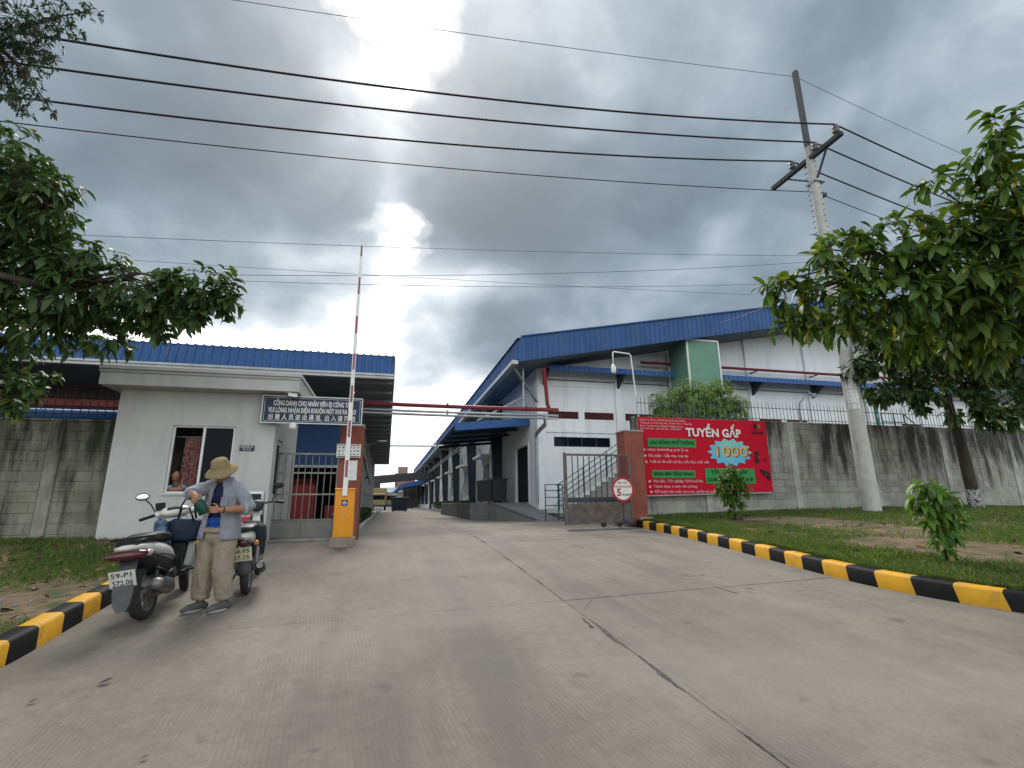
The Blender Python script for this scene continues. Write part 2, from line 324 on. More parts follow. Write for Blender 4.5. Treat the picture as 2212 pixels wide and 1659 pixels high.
def leafmat(name, dark, light, yellow):
    mt = bpy.data.materials.new(name); mt.use_nodes = True; nt = mt.node_tree; N = nt.nodes; L = nt.links
    b = N['Principled BSDF']; b.inputs['Roughness'].default_value = .5; b.inputs['Specular IOR Level'].default_value = .35
    at = N.new('ShaderNodeAttribute'); at.attribute_name = 'tint'; oi = N.new('ShaderNodeObjectInfo')
    ad = N.new('ShaderNodeMath'); ad.operation = 'ADD'; L.new(at.outputs['Fac'], ad.inputs[0])
    ml = N.new('ShaderNodeMath'); ml.operation = 'MULTIPLY'; L.new(oi.outputs['Random'], ml.inputs[0]); ml.inputs[1].default_value = 1.
    mo = N.new('ShaderNodeMath'); mo.operation = 'FRACT'; L.new(ad.outputs[0], mo.inputs[0]); L.new(ml.outputs[0], ad.inputs[1])
    r = N.new('ShaderNodeValToRGB'); e = r.color_ramp.elements; e[0].color = (*dark, 1); e[1].color = (*yellow, 1); e[1].position = 1.
    x = e.new(.62); x.color = (*light, 1); x = e.new(.94); x.color = (*light, 1); L.new(mo.outputs[0], r.inputs[0])
    L.new(r.outputs[0], b.inputs['Base Color'])
    tr = N.new('ShaderNodeBsdfTranslucent'); hs = N.new('ShaderNodeHueSaturation'); hs.inputs['Hue'].default_value = .485; hs.inputs['Saturation'].default_value = 1.15; hs.inputs['Value'].default_value = 1.5; L.new(r.outputs[0], hs.inputs['Color']); L.new(hs.outputs[0], tr.inputs[0])
    mx = N.new('ShaderNodeMixShader'); mx.inputs[0].default_value = .3; L.new(b.outputs[0], mx.inputs[1]); L.new(tr.outputs[0], mx.inputs[2])
    L.new(mx.outputs[0], N['Material Output'].inputs[0]); MATS[name] = mt; return mt
LEAFD = leafmat('dark_broad_leaf', (.026, .05, .02), (.055, .10, .028), (.16, .17, .035))
LEAFM = leafmat('mid_broad_leaf', (.032, .066, .021), (.095, .165, .03), (.26, .27, .04))
LEAFS = leafmat('small_dark_leaf', (.018, .035, .02), (.035, .06, .028), (.10, .06, .03))
LEAFY = leafmat('young_bright_leaf', (.045, .11, .02), (.12, .24, .035), (.26, .16, .04))
LEAFB = leafmat('feathery_bush_leaf', (.10, .17, .035), (.20, .31, .06), (.3, .36, .08))
HEDGE = leafmat('hedge_leaf', (.018, .04, .012), (.03, .07, .018), (.06, .09, .02))
GRASS = leafmat('grass_blade', (.05, .09, .018), (.105, .165, .03), (.28, .22, .10))

# ------------------------------------------------------------------ ground shapes
def smin(a, b, k):
    h = max(k - abs(a - b), 0) / k; return min(a, b) - h * h * k * .25
def roadz(x, y):
    xx = max(-9, min(9, x)); yy = max(-6, y)
    pl = (-.761 + .0444 * xx) + (.0706 - .00344 * xx) * yy
    return smin(pl, .022 * max(xx, 0) * (1 if y < 14 else max(.35, 1 - (y - 14) / 12)), .14)
def poly_at(pts, t, i, o):
    for a, b in zip(pts, pts[1:]):
        if (a[i] - t) * (b[i] - t) <= 0 and a[i] != b[i]:
            u = (t - a[i]) / (b[i] - a[i]); return a[o] + u * (b[o] - a[o])
    return pts[0][o] if abs(pts[0][i] - t) < abs(pts[-1][i] - t) else pts[-1][o]
def spline(P, n=8):
    out = []
    for i in range(len(P) - 1):
        p0 = P[max(i - 1, 0)]; p1 = P[i]; p2 = P[i + 1]; p3 = P[min(i + 2, len(P) - 1)]
        for k in range(n):
            t = k / n
            out.append(tuple(.5 * (2 * b + (c - a) * t + (2 * a - 5 * b + 4 * c - d) * t * t + (3 * b - a - 3 * c + d) * t ** 3) for a, b, c, d in zip(p0, p1, p2, p3)))
    return out + [tuple(P[-1])]
KR = spline([(6.46, 12.5), (6.2, 9.6), (5.86, 7), (5.68, 5.6), (5.72, 4.6), (6.02, 3.6), (6.75, 2.6), (8.4, 1.6), (12, .9), (20, .5), (46, .2)])
KL = spline([(-3.3, 11.1), (-3.15, 9.2), (-3.02, 7.3), (-2.93, 6.1), (-2.88, 5.1), (-3.05, 4.1), (-3.6, 3.1), (-4.8, 2.2), (-8, 1.3), (-16, .9), (-40, .6)])
def dist_poly(P, x, y):
    best = 1e9
    for (ax, ay), (bx, by) in zip(P, P[1:]):
        vx, vy = bx - ax, by - ay; t = max(0, min(1, ((x - ax) * vx + (y - ay) * vy) / (vx * vx + vy * vy + 1e-9)))
        best = min(best, math.hypot(x - ax - t * vx, y - ay - t * vy))
    return best
def vergez_r(x, y):
    d = dist_poly(KR, x, y); kx = poly_at(KR, max(.2, min(12.5, y)), 1, 0)
    base = roadz(min(x, kx if kx < 9 else 9), y)
    return base + .16 + .15 * (1 - math.exp(-d / 2)) + .008 * min(d, 12) + .03 * (mnoise.noise((x * .7, y * .7, 0)))
def vergez_l(x, y):
    d = dist_poly(KL, x, y)
    return roadz(max(x, -5), y) + .16 + .01 * min(d, 5) + .03 * mnoise.noise((x * .8, y * .8, 3))

# road concrete: brushed grooves, stains, tyre dirt
def concrete_road(name):
    mt = bpy.data.materials.new(name); mt.use_nodes = True; nt = mt.node_tree; N = nt.nodes; L = nt.links; b = N['Principled BSDF']; b.inputs['Roughness'].default_value = .88
    g = N.new('ShaderNodeNewGeometry')
    def ns(sc, det, st=(1, 1, 1), rough=.6, loc=(0, 0, 0)):
        mp = N.new('ShaderNodeMapping'); mp.inputs['Scale'].default_value = st; mp.inputs['Location'].default_value = loc; L.new(g.outputs['Position'], mp.inputs[0])
        n = N.new('ShaderNodeTexNoise'); n.inputs['Scale'].default_value = sc; n.inputs['Detail'].default_value = det; n.inputs['Roughness'].default_value = rough; L.new(mp.outputs[0], n.inputs[0]); return n.outputs[0]
    def rp(f, st):
        r = N.new('ShaderNodeValToRGB'); r.color_ramp.elements[0].position = st[0][0]; r.color_ramp.elements[1].position = st[1][0]
        for e, s in zip(r.color_ramp.elements, st): e.color = (*s[1], 1) if not isinstance(s[1], (int, float)) else (s[1],) * 3 + (1,)
        L.new(f, r.inputs[0]); return r.outputs[0]
    def mix(f, a, bb, bt='MIX'):
        m_ = N.new('ShaderNodeMix'); m_.data_type = 'RGBA'; m_.blend_type = bt
        if isinstance(f, (int, float)): m_.inputs[0].default_value = f
        else: L.new(f, m_.inputs[0])
        L.new(a, m_.inputs[6])
        if isinstance(bb, tuple): m_.inputs[7].default_value = (*bb, 1)
        else: L.new(bb, m_.inputs[7])
        return m_.outputs[2]
    c = rp(ns(.8, 7, rough=.7), [(.36, (0.117, 0.097, 0.074)), (.62, (0.215, 0.184, 0.145))])
    c = mix(.68, c, rp(ns(11, 9, rough=.8), [(.28, (0.095, 0.081, 0.065)), (.7, (0.220, 0.192, 0.154))]))
    c = mix(rp(ns(1.5, 6, (1, .45, 1), loc=(5, 2, 0)), [(.52, 0.), (.78, .6)]), c, (0.088, 0.078, 0.066))       # oil and tyre dirt
    c = mix(rp(ns(.9, 5, (.35, 1.6, 1), loc=(1, 9, 0)), [(.56, 0.), (.75, .5)]), c, (0.227, 0.199, 0.159))      # dusty wear
    c = mix(rp(ns(1., 4, (1.6, .10, 1), loc=(2, 4, 0)), [(.48, 0.), (.66, .6)]), c, (.085, .078, .068))       # tyre tracks along the drive
    c = mix(rp(ns(2.6, 3, loc=(4, 8, 0)), [(.66, 0.), (.72, .75)]), c, (.07, .064, .057))       # oil drops and damp spots
    c = mix(rp(ns(.35, 5, loc=(3, 1, 0)), [(.45, 0.), (.65, .45)]), c, (.245, .222, .19))       # dusty areas
    c = mix(rp(ns(55, 2), [(.62, 0.), (.72, .5)]), c, (0.069, 0.061, 0.052))                                      # pits
    L.new(c, b.inputs['Base Color'])
    wv = N.new('ShaderNodeTexWave'); wv.wave_type = 'BANDS'; wv.bands_direction = 'X'; wv.inputs['Scale'].default_value = 9.5; wv.inputs['Distortion'].default_value = 1.4; wv.inputs['Detail'].default_value = 3; wv.inputs['Detail Scale'].default_value = 2.5
    mp = N.new('ShaderNodeMapping'); mp.inputs['Rotation'].default_value = (0, 0, R(-7)); L.new(g.outputs['Position'], mp.inputs[0]); L.new(mp.outputs[0], wv.inputs[0])
    msk = N.new('ShaderNodeMath'); msk.operation = 'MULTIPLY'; L.new(wv.outputs[1], msk.inputs[0]); L.new(rp(ns(1.1, 5, (1, .7, 1), loc=(7, 3, 0)), [(.44, .08), (.66, 1.)]), msk.inputs[1])
    ad = N.new('ShaderNodeMath'); ad.operation = 'ADD'; L.new(msk.outputs[0], ad.inputs[0]); L.new(ns(70, 5), ad.inputs[1])
    bp = N.new('ShaderNodeBump'); bp.inputs['Strength'].default_value = .75; bp.inputs['Distance'].default_value = .006; L.new(ad.outputs[0], bp.inputs['Height']); L.new(bp.outputs[0], b.inputs['Normal'])
    # dirt lies in the grooves
    gm = N.new('ShaderNodeMath'); gm.operation = 'MULTIPLY'; L.new(msk.outputs[0], gm.inputs[0]); gm.inputs[1].default_value = .34
    c2 = mix(gm.outputs[0], c, (.09, .082, .07)); L.new(c2, b.inputs['Base Color'])
    MATS[name] = mt; return mt
ROAD = concrete_road('brushed_concrete_road')
SOIL = pm('verge_soil', (.19, .125, .08), (.10, .075, .045), .95, 1.3, bump=.8, bscale=18, lo=.36, hi=.62, dirt=(.05, .06, .022), dirtscale=(1, 1, 1), dirtlo=.45, dirthi=.62)
TAR = pm('dark_joint_filler', (.05, .047, .043), (.10, .094, .086), .9, 18, bump=.6, bscale=60)
EARTH = pm('plain_ground', (.22, .21, .19), (.17, .165, .15), .95, .3)

gx = sorted(set([-600, -300, -120, -60, -30] + list(np.arange(-20, 21, 1.)) + [30, 60, 120, 300, 600]))
gy = sorted(set([-600, -200, -60, -20] + list(np.arange(-8, 24, 1.)) + [30, 40, 60, 90, 140, 300, 900]))
MB().grid(gx, gy, lambda x, y: roadz(x, y) - .10).build('ground', EARTH, smooth=True, kind='structure', label='pale concrete ground spreading out to the horizon')

drive = empty('driveway', label='pale brushed concrete driveway sloping up to the gate', kind='structure')
YJ = [-7, .9, 5.65, 10.4, 15.1, 20, 27, 36, 48, 64, 90]; XJ = [-16, 1.97, 14]
for yi, (y0, y1) in enumerate(zip(YJ, YJ[1:])):
    for xi, (x0, x1) in enumerate(zip(XJ, XJ[1:])):
        g = (.0028 if xi else .0012) if y0 < 12 else .008
        n = max(3, int((x1 - x0) / .6)); k = max(3, int((y1 - y0) / (.4 if y0 < 15 else 2)))
        X = list(np.linspace(x0 + g, x1 - g, n)); Y = list(np.linspace(y0 + g, y1 - g, k)); X = [X[0] - .0, X[0] + .008] + X[1:-1] + [X[-1] - .008, X[-1]]; Y = [Y[0], Y[0] + .008] + Y[1:-1] + [Y[-1] - .008, Y[-1]]
        jit = random.uniform(-.002, .002); ex, ey = {X[0], X[-1]}, {Y[0], Y[-1]}
        MB().grid(X, Y, lambda x, y: roadz(x, y) + jit - ((.007 if xi else .004) if x in ex or y in ey else 0)).build('slab', ROAD, drive, smooth=False)
# worn joint: ragged dark filler along the long joint
def ragged(name, a, b, wmin, wmax, step, seed, parent, off=.0035, gaps=0.):
    r_ = random.Random(seed); a = Vector(a); b = Vector(b); L_ = (b - a).length; t = (b - a) / L_; nrm = Vector((-t.y, t.x, 0)); mb = MB(); s_ = 0; run = []
    def flush():
        if len(run) > 2:
            vs = []
            for p, q in run: vs += [p, q]
            mb.add(vs, [(2 * i, 2 * i + 2, 2 * i + 3, 2 * i + 1) for i in range(len(run) - 1)])
        run.clear()
    while s_ < L_:
        big = max(0, mnoise.noise((s_ * 1.3, seed, 0))) ; w = wmin + (wmax - wmin) * big * 1.6 * r_.uniform(.5, 1.2); c = a + t * s_ + nrm * (.02 * mnoise.noise((s_ * 2.2, seed, 5)) + r_.uniform(-.006, .006))
        p = c + nrm * w; q = c - nrm * w * r_.uniform(.4, 1)
        if gaps and mnoise.noise((s_ * .9, seed, 9)) > gaps: flush()
        else: run.append(((p.x, p.y, roadz(p.x, p.y) + off), (q.x, q.y, roadz(q.x, q.y) + off)))
        s_ += step * r_.uniform(.6, 1.4)
    flush(); return mb.build(name, TAR, parent)
ragged('joint_filler', (1.97, .95, 0), (1.97, 12, 0), .0025, .05, .03, 3, drive)
ragged('joint_filler', (2.03, 1.0, 0), (2.01, 7, 0), .001, .03, .03, 13, drive, off=.0045, gaps=.05)
ragged('joint_filler', (1.9, 1.2, 0), (1.93, 8, 0), .001, .03, .03, 17, drive, off=.0045, gaps=-.05)
ragged('joint_filler', (2.0, 5.65, 0), (5.6, 5.65, 0), .0015, .005, .05, 5, drive, gaps=.15)
ragged('joint_filler', (-1.5, 10.4, 0), (6.0, 10.4, 0), .004, .012, .06, 7, drive)
ragged('joint_filler', (2.02, 5.2, 0), (2.3, 5.6, 0), .002, .008, .04, 8, drive)
# faded yellow marks on the concrete
for (x, y, lx, ly) in ((3.95, 5.35, .05, .32), (1.0, 7.2, .12, .3)):
    MB().grid([x, x + lx], list(np.linspace(y, y + ly, 4)), lambda a, b: roadz(a, b) + .0045).build('faded_marking', pm('faded_yellow_marking', (.23, .185, .115), (.175, .155, .125), .9, 18, lo=.45, hi=.6), drive)

def kerb(name, P, side, z0, label, flip, n_stop, seed):
    root = empty(name, label=label, kind='structure')
    pts = [Vector((x, y, 0)) for x, y in P]; L_ = [0]
    for a, b in zip(pts, pts[1:]): L_.append(L_[-1] + (b - a).length)
    def at(s):
        for i in range(len(pts) - 1):
            if L_[i + 1] >= s or i == len(pts) - 2:
                t = (pts[i + 1] - pts[i]).normalized(); return pts[i] + t * (s - L_[i]), t
    s_ = 0; k = 0; ln = .40
    while s_ < min(L_[-1], n_stop):
        e = s_ + ln * random.uniform(.94, 1.06); rings = []
        for j in range(4):
            s2 = s_ + (e - s_) * j / 3; p, t = at(s2); nrm = Vector((-t.y, t.x, 0)) * side
            z = roadz(p.x, p.y); sk = .045        # stripes painted on a slant down the face
            def q(u, h, sl): 
                r_ = p + nrm * u - t * sl * flip; w = .003 * mnoise.noise((r_.x * 6, r_.y * 6, h * 8)); return (r_.x + w, r_.y + w, z + h)
            rings.append([q(-.002, -.06, 0), q(.0, .0, 0), q(.022, .155, sk), q(.04, .178, sk), q(.06, .185, sk), q(.185, .185, sk), q(.2, .17, sk), q(.2, -.06, sk)])
        mb = MB(); mb.loft(rings)
        mb.build('yellow_section' if k % 2 else 'black_section', YEL if k % 2 else BLK, root, auto=50)
        s_ = e; k += 1
    return root
kerb('kerb_right', KR, 1, 0, 'yellow and black striped kerb along the right grass verge', 1, 20, 1)
kerb('kerb_left', KL, -1, 0, 'yellow and black striped kerb along the left grass verge', 1, 16, 2)

def verge(name, P, sgn, zf, ymax, label):
    mb = MB(); ys = [y for y in np.arange(.3, ymax + .01, .35)] ; 
    steps = [0, .06, .2, .5, .9, 1.4, 2, 2.8, 3.6, 4.6, 6, 8, 11, 15, 22, 34]
    vs = []; 
    for y in ys:
        kx = poly_at(P, min(y, P[0][1]), 1, 0) + sgn * .17
        for s_ in steps:
            x = kx + sgn * s_; vs.append((x, y, zf(x, y) if s_ > 0 else roadz(x, min(y, P[0][1])) + .15))
    n = len(steps); fs = [(j * n + i, j * n + i + 1, (j + 1) * n + i + 1, (j + 1) * n + i) for j in range(len(ys) - 1) for i in range(n - 1)]
    mb.add(vs, fs); return mb.build(name, SOIL, None, smooth=True, kind='structure', label=label)
verge('verge_right', KR, 1, vergez_r, 13.6, 'grass and bare soil verge below the right block wall')
verge('verge_left', KL, -1, vergez_l, 11.8, 'grass and leaf litter verge below the left block wall')

# ------------------------------------------------------------------ block walls
def stained(name, c1, c2, rnd, shift, bump=.6, z0=.5, z1=3.1, dark=(.05, .048, .042)):
    mt = pm(name, c1, c2, .95, 2.2, bump=bump, bscale=45, rnd=rnd, dirt=dark, dirtscale=(1.25, 1.25, .2), dirtlo=.5, dirthi=.72)
    # soot-black growth runs down from the top of the wall, rain-washed pale streaks below
    nt = mt.node_tree; N = nt.nodes; L = nt.links; g = [n for n in N if n.type == 'NEW_GEOMETRY'][0]
    sx = N.new('ShaderNodeSeparateXYZ'); L.new(g.outputs['Position'], sx.inputs[0])
    mr = N.new('ShaderNodeMapRange'); mr.inputs[1].default_value = z0; mr.inputs[2].default_value = z1; mr.inputs[3].default_value = -.10 + shift; mr.inputs[4].default_value = .17 + shift; L.new(sx.outputs[2], mr.inputs[0])
    ramps = [n for n in N if n.type == 'VALTORGB']; r2 = ramps[1]; src = r2.inputs[0].links[0].from_socket
    ad = N.new('ShaderNodeMath'); L.new(src, ad.inputs[0]); L.new(mr.outputs[0], ad.inputs[1]); 
    nl = N.new('ShaderNodeTexNoise'); nl.inputs['Scale'].default_value = .55; nl.inputs['Detail'].default_value = 4; L.new(g.outputs['Position'], nl.inputs[0])
    ml = N.new('ShaderNodeMath'); ml.operation = 'MULTIPLY_ADD'; L.new(nl.outputs[0], ml.inputs[0]); ml.inputs[1].default_value = .55; ml.inputs[2].default_value = -.275
    a2 = N.new('ShaderNodeMath'); L.new(ad.outputs[0], a2.inputs[0]); L.new(ml.outputs[0], a2.inputs[1]); L.new(a2.outputs[0], r2.inputs[0])
    return mt
BLOCK = stained('weathered_block', (.34, .325, .29), (.24, .23, .21), .13, .02)
MORTAR = stained('mortar', (.33, .315, .285), (.215, .205, .19), 0, .01)
POST = stained('wall_post_concrete', (.46, .45, .41), (.28, .275, .255), 0, -.03, .4)
LW = dict(z0=-.2, z1=2.3, dark=(.042, .044, .034))
BLOCKL = stained('mossy_block', (.27, .26, .205), (.17, .165, .13), .06, .0, .6, **LW); MORTARL = stained('mossy_mortar', (.255, .245, .195), (.16, .155, .12), 0, .01, .6, **LW); POSTL = stained('mossy_post', (.32, .31, .26), (.2, .195, .16), 0, -.02, .4, **LW)
def block_mesh(w, h, d, seed):
    r_ = random.Random(seed); mb = MB(); c = .012
    def ring(y, ins): return [(-w / 2 + ins + r_.uniform(0, .006), y, -h / 2 + ins + r_.uniform(0, .006)), (w / 2 - ins - r_.uniform(0, .006), y, -h / 2 + ins), (w / 2 - ins, y, h / 2 - ins - r_.uniform(0, .006)), (-w / 2 + ins, y, h / 2 - ins)]
    mb.loft([ring(d, 0), ring(-.0, 0), ring(-.008, c)]); return mb.mesh('block')
BM = [block_mesh(.388, .188, .05, i) for i in range(6)]
BML = [b_.copy() for b_ in BM]
for b_ in BM: b_.materials.append(BLOCK)
for b_ in BML: b_.materials.append(BLOCKL)
def block_wall(name, label, x0, x1, yf, zbase, ztop, posts, skip, sep_range, thick=.16, mts=None):
    meshes, BLOCK, MORTAR, POST = mts
    root = empty(name, ((x0 + x1) / 2, yf, zbase), label=label, cat='wall')
    local(MB().bx(x0, x1, yf + .007, yf + thick, zbase - .3, ztop - .02).build('mortar_core', MORTAR, root), root)
    local(MB().bx(x0, x1, yf - .012, yf + thick + .012, ztop - .016, ztop + .03).build('coping', POST, root, bevel=.01), root)
    rest = MB(); nrow = int((ztop - zbase + .3) / .2); cnt = 0
    for j in range(nrow):
        z = ztop - .02 - .1 - j * .2; edges = [x0 - .12] + sorted(posts) + [x1 + .12]
        for e0, e1 in zip(edges, edges[1:]):
            lo, hi = e0 + .12, e1 - .12; x = lo - (.2 if j % 2 else 0)
            while x < hi - .03:
                a_, b_ = max(x, lo), min(x + .4, hi); x += .4; cx_ = (a_ + b_) / 2; wd = b_ - a_ - .012
                if wd < .05 or skip(cx_, z): continue
                yo = random.uniform(-.005, .007)
                if sep_range(cx_, z) and cnt < 298:
                    o = bpy.data.objects.new('block', meshes[random.randrange(6)]); col.objects.link(o); o.parent = root; o.location = (cx_ - (x0 + x1) / 2, .004 + yo, z - zbase); o.scale = (wd / .388, 1, 1); o.rotation_euler = (0, random.uniform(-.006, .006), random.uniform(-.01, .01)); cnt += 1
                else: rest.bx(cx_ - wd / 2, cx_ + wd / 2, yf + yo, yf + .05, z - .094, z + .094)
    if rest.v: local(rest.build('distant_blocks', BLOCK, root, kind='stuff'), root)
    for p in posts: local(MB().bx(p - .11, p + .11, yf - .03, yf + thick + .03, zbase - .3, ztop - .01).build('post', POST, root, bevel=.012), root)
    return root
block_wall('block_wall', 'long weathered grey block wall with black stains, behind the red banner', 6.95, 38, 13.3, .45, 3.2, [9.3, 12.5, 15.65, 18.8, 22, 25.2, 28.4, 31.6, 34.8], lambda x, z: z < .25 or (7.1 < x < 11.1 and 1.2 < z < 3.0), lambda x, z: x < 20.5, mts=(BM, BLOCK, MORTAR, POST))
block_wall('block_wall', 'stained block wall on the left beside the guardhouse', -26, -5.42, 11.75, .05, 2.45, [-6.45, -9.6, -12.8, -16], lambda x, z: z < -.15, lambda x, z: x > -9, mts=(BML, BLOCKL, MORTARL, POSTL))
# ragged mortar slurry hangs from the top of the right wall
def fence(name, label, x0, x1, y, z0, z1, step, mt, rails):
    root = empty(name, ((x0 + x1) / 2, y, z0), label=label, cat='fence')
    mb = MB(); mb.tube([(0, 0, 0), (0, 0, z1 - z0 - .1), (0, 0, z1 - z0)], [.009, .009, .001], 5); me = mb.mesh('bar'); me.materials.append(mt)
    x = x0
    while x < x1:
        o = bpy.data.objects.new('bar', me); col.objects.link(o); o.parent = root; o.location = (x - (x0 + x1) / 2, random.uniform(-.004, .004), random.uniform(-.03, .01)); o.rotation_euler = (random.uniform(-.03, .03), random.uniform(-.03, .03), 0); x += step
    for r_ in rails: local(MB().bar((x0, y, r_), (x1, y, r_), .018).build('rail', mt, root), root)
    return root
FENM = pm('fence_steel', (.075, .11, .115), (.12, .075, .05), .7, 14, lo=.3, hi=.5)
fence('spiked_fence', 'grey green spiked metal fence on top of the right block wall', 7.2, 28, 13.42, 3.2, 3.92, .135, FENM, [3.32, 3.68])
fence('spiked_fence', 'dark spiked metal fence on top of the left block wall', -9.5, -5.5, 11.85, 2.45, 3.15, .15, pm('dark_fence_steel', (.04, .03, .03), None, .7), [2.6, 2.98])

# ------------------------------------------------------------------ corrugated sheets
def corr(mb, P, Q, n_ribs, depth_vec, rib=.35):
    """ribbed sheet between polyline edge P->P' (bottom) and Q->Q' (top); ribs run bottom to top"""
    P0, P1 = Vector(P[0]), Vector(P[1]); Q0, Q1 = Vector(Q[0]), Vector(Q[1]); dv = Vector(depth_vec); vs = []
    for i in range(n_ribs):
        for u, d in ((0, 0), (.62, 0), (.70, 1), (.92, 1)):
            t = (i + u) / n_ribs; vs += [P0.lerp(P1, t) + dv * d, Q0.lerp(Q1, t) + dv * d]
    vs += [P1, Q1]; n = len(vs) // 2
    mb.add(vs, [(2 * i, 2 * i + 2, 2 * i + 3, 2 * i + 1) for i in range(n - 1)]); return mb
def wall_xz(mb, y, x0, x1, z0, z1, holes, t=.15):
    """wall in the XZ plane with rectangular openings (x0,x1,z0,z1)"""
    xs = sorted({x0, x1} | {h[0] for h in holes} | {h[1] for h in holes}); zs = sorted({z0, z1} | {h[2] for h in holes} | {h[3] for h in holes})
    for a, b in zip(xs, xs[1:]):
        run = None
        for c, d in zip(zs, zs[1:]):
            mx, mz = (a + b) / 2, (c + d) / 2; hole = any(h[0] < mx < h[1] and h[2] < mz < h[3] for h in holes)
            if hole:
                if run: mb.bx(a, b, y, y + t, run[0], run[1]); run = None
            else: run = (run[0], d) if run else (c, d)
        if run: mb.bx(a, b, y, y + t, run[0], run[1])
    return mb
def wall_yz(mb, x, y0, y1, z0, z1, holes, t=.15):
    ys = sorted({y0, y1} | {h[0] for h in holes} | {h[1] for h in holes}); zs = sorted({z0, z1} | {h[2] for h in holes} | {h[3] for h in holes})
    for a, b in zip(ys, ys[1:]):
        run = None
        for c, d in zip(zs, zs[1:]):
            my, mz = (a + b) / 2, (c + d) / 2; hole = any(h[0] < my < h[1] and h[2] < mz < h[3] for h in holes)
            if hole:
                if run: mb.bx(x, x + t, a, b, run[0], run[1]); run = None
            else: run = (run[0], d) if run else (c, d)
        if run: mb.bx(x, x + t, a, b, run[0], run[1])
    return mb

# ------------------------------------------------------------------ right-hand factory
fac = empty('factory_building', (6.4, 21.3, 0), label='white factory hall with sloping blue roof and open staircase, right of the road', cat='building')
def F(mb, name, mt, **k):
    par = k.pop('par', fac); o = mb.build(name, mt, par, **k)
    o.matrix_parent_inverse = Matrix.Translation(fac.location).inverted() if par is fac else Matrix.Identity(4)
    return o
SL = .193
def roof_t(x): return 7.47 + SL * (x - 5) if x <= 23 else 7.47 + SL * 18 - SL * (x - 23)
def roof_b(x): return roof_t(x) - 1.05
FX0, FX1, RY0, WY, FYE = 4.95, 41.5, 19., 21.3, 104.
# front wall (gable), split by pilasters into panels
holes = [(6.95, 8.43, 4.5, 4.84), (8.73, 10.2, 4.5, 4.84), (10.8, 12.2, 4.5, 4.84), (12.5, 13.9, 4.5, 4.84), (15.2, 16.4, 4.5, 4.84), (16.6, 17.6, 4.5, 4.84), (18.2, 19.6, 4.5, 4.84), (19.9, 21.2, 4.5, 4.84), (27.5, 28.9, 4.5, 4.84), (7.2, 9.95, 3.22, 3.66), (25.1, 26.0, 4.2, 6.35)]
mb = wall_xz(MB(), WY, 6.4, 41, 0, 6.3, holes)
F(mb, 'front_wall', WH)
mb = MB(); mb.prism([(6.4, WY, 6.3), (41, WY, 6.3), (41, WY, roof_b(41) + .6), (23, WY, roof_b(23) + .6), (6.4, WY, roof_b(6.4) + .6)], (0, .15, 0)); F(mb, 'gable_wall', WH)
for x in (6.6, 10.5, 14.25, 17.95, 21.65, 25.35, 29.05, 32.75, 36.45):
    F(MB().bx(x - .2, x + .2, WY - .12, WY - .003, 0, roof_b(x) + .3), 'pilaster', WH)
F(MB().bx(6.82, 10.28, WY - .06, WY - .003, 3.86, 3.99), 'ledge', WH); F(MB().bx(10.72, 14.03, WY - .06, WY - .003, 3.86, 3.99), 'ledge', WH); F(MB().bx(6.82, 10.28, WY - .05, WY - .003, 6.02, 6.14), 'ledge', WH)
VB = pm('red_vent_brick', (.17, .05, .045), (.12, .035, .03), .9, 9)
for (a, b, c, d) in holes[:9]:
    v = F(MB().bx(a, b, WY + .1, WY + .12, c, d), 'vent', DARK); mb = MB(); n = int((b - a) / .12)
    for i in range(n + 1): mb.bx(a + i * (b - a) / n - .012, a + i * (b - a) / n + .012, WY + .03, WY + .1, c, d)
    for j in range(5): mb.bx(a, b, WY + .035, WY + .095, c + j * (d - c) / 4 - .014, c + j * (d - c) / 4 + .014)
    F(mb, 'vent_lattice', VB, par=v)
wdw = F(MB().bx(7.2, 9.95, WY + .09, WY + .1, 3.22, 3.66), 'window', GLASSD)
mb = MB()
for x in (7.2, 7.88, 8.57, 9.26, 9.95): mb.bx(x - .02, x + .02, WY + .04, WY + .088, 3.22, 3.66)
mb.bx(7.22, 9.93, WY + .045, WY + .085, 3.22, 3.25); mb.bx(7.22, 9.93, WY + .045, WY + .085, 3.63, 3.66); F(mb, 'frame', DGREY, par=wdw)
dr = F(MB().bx(25.1, 26.0, WY + .05, WY + .09, 4.2, 6.35), 'door', pm('teal_door_paint', (.02, .17, .14), (.018, .15, .12), .5)); F(MB().bx(25.85, 25.93, WY + .0, WY + .05, 5.15, 5.3), 'handle', GALV, par=dr)
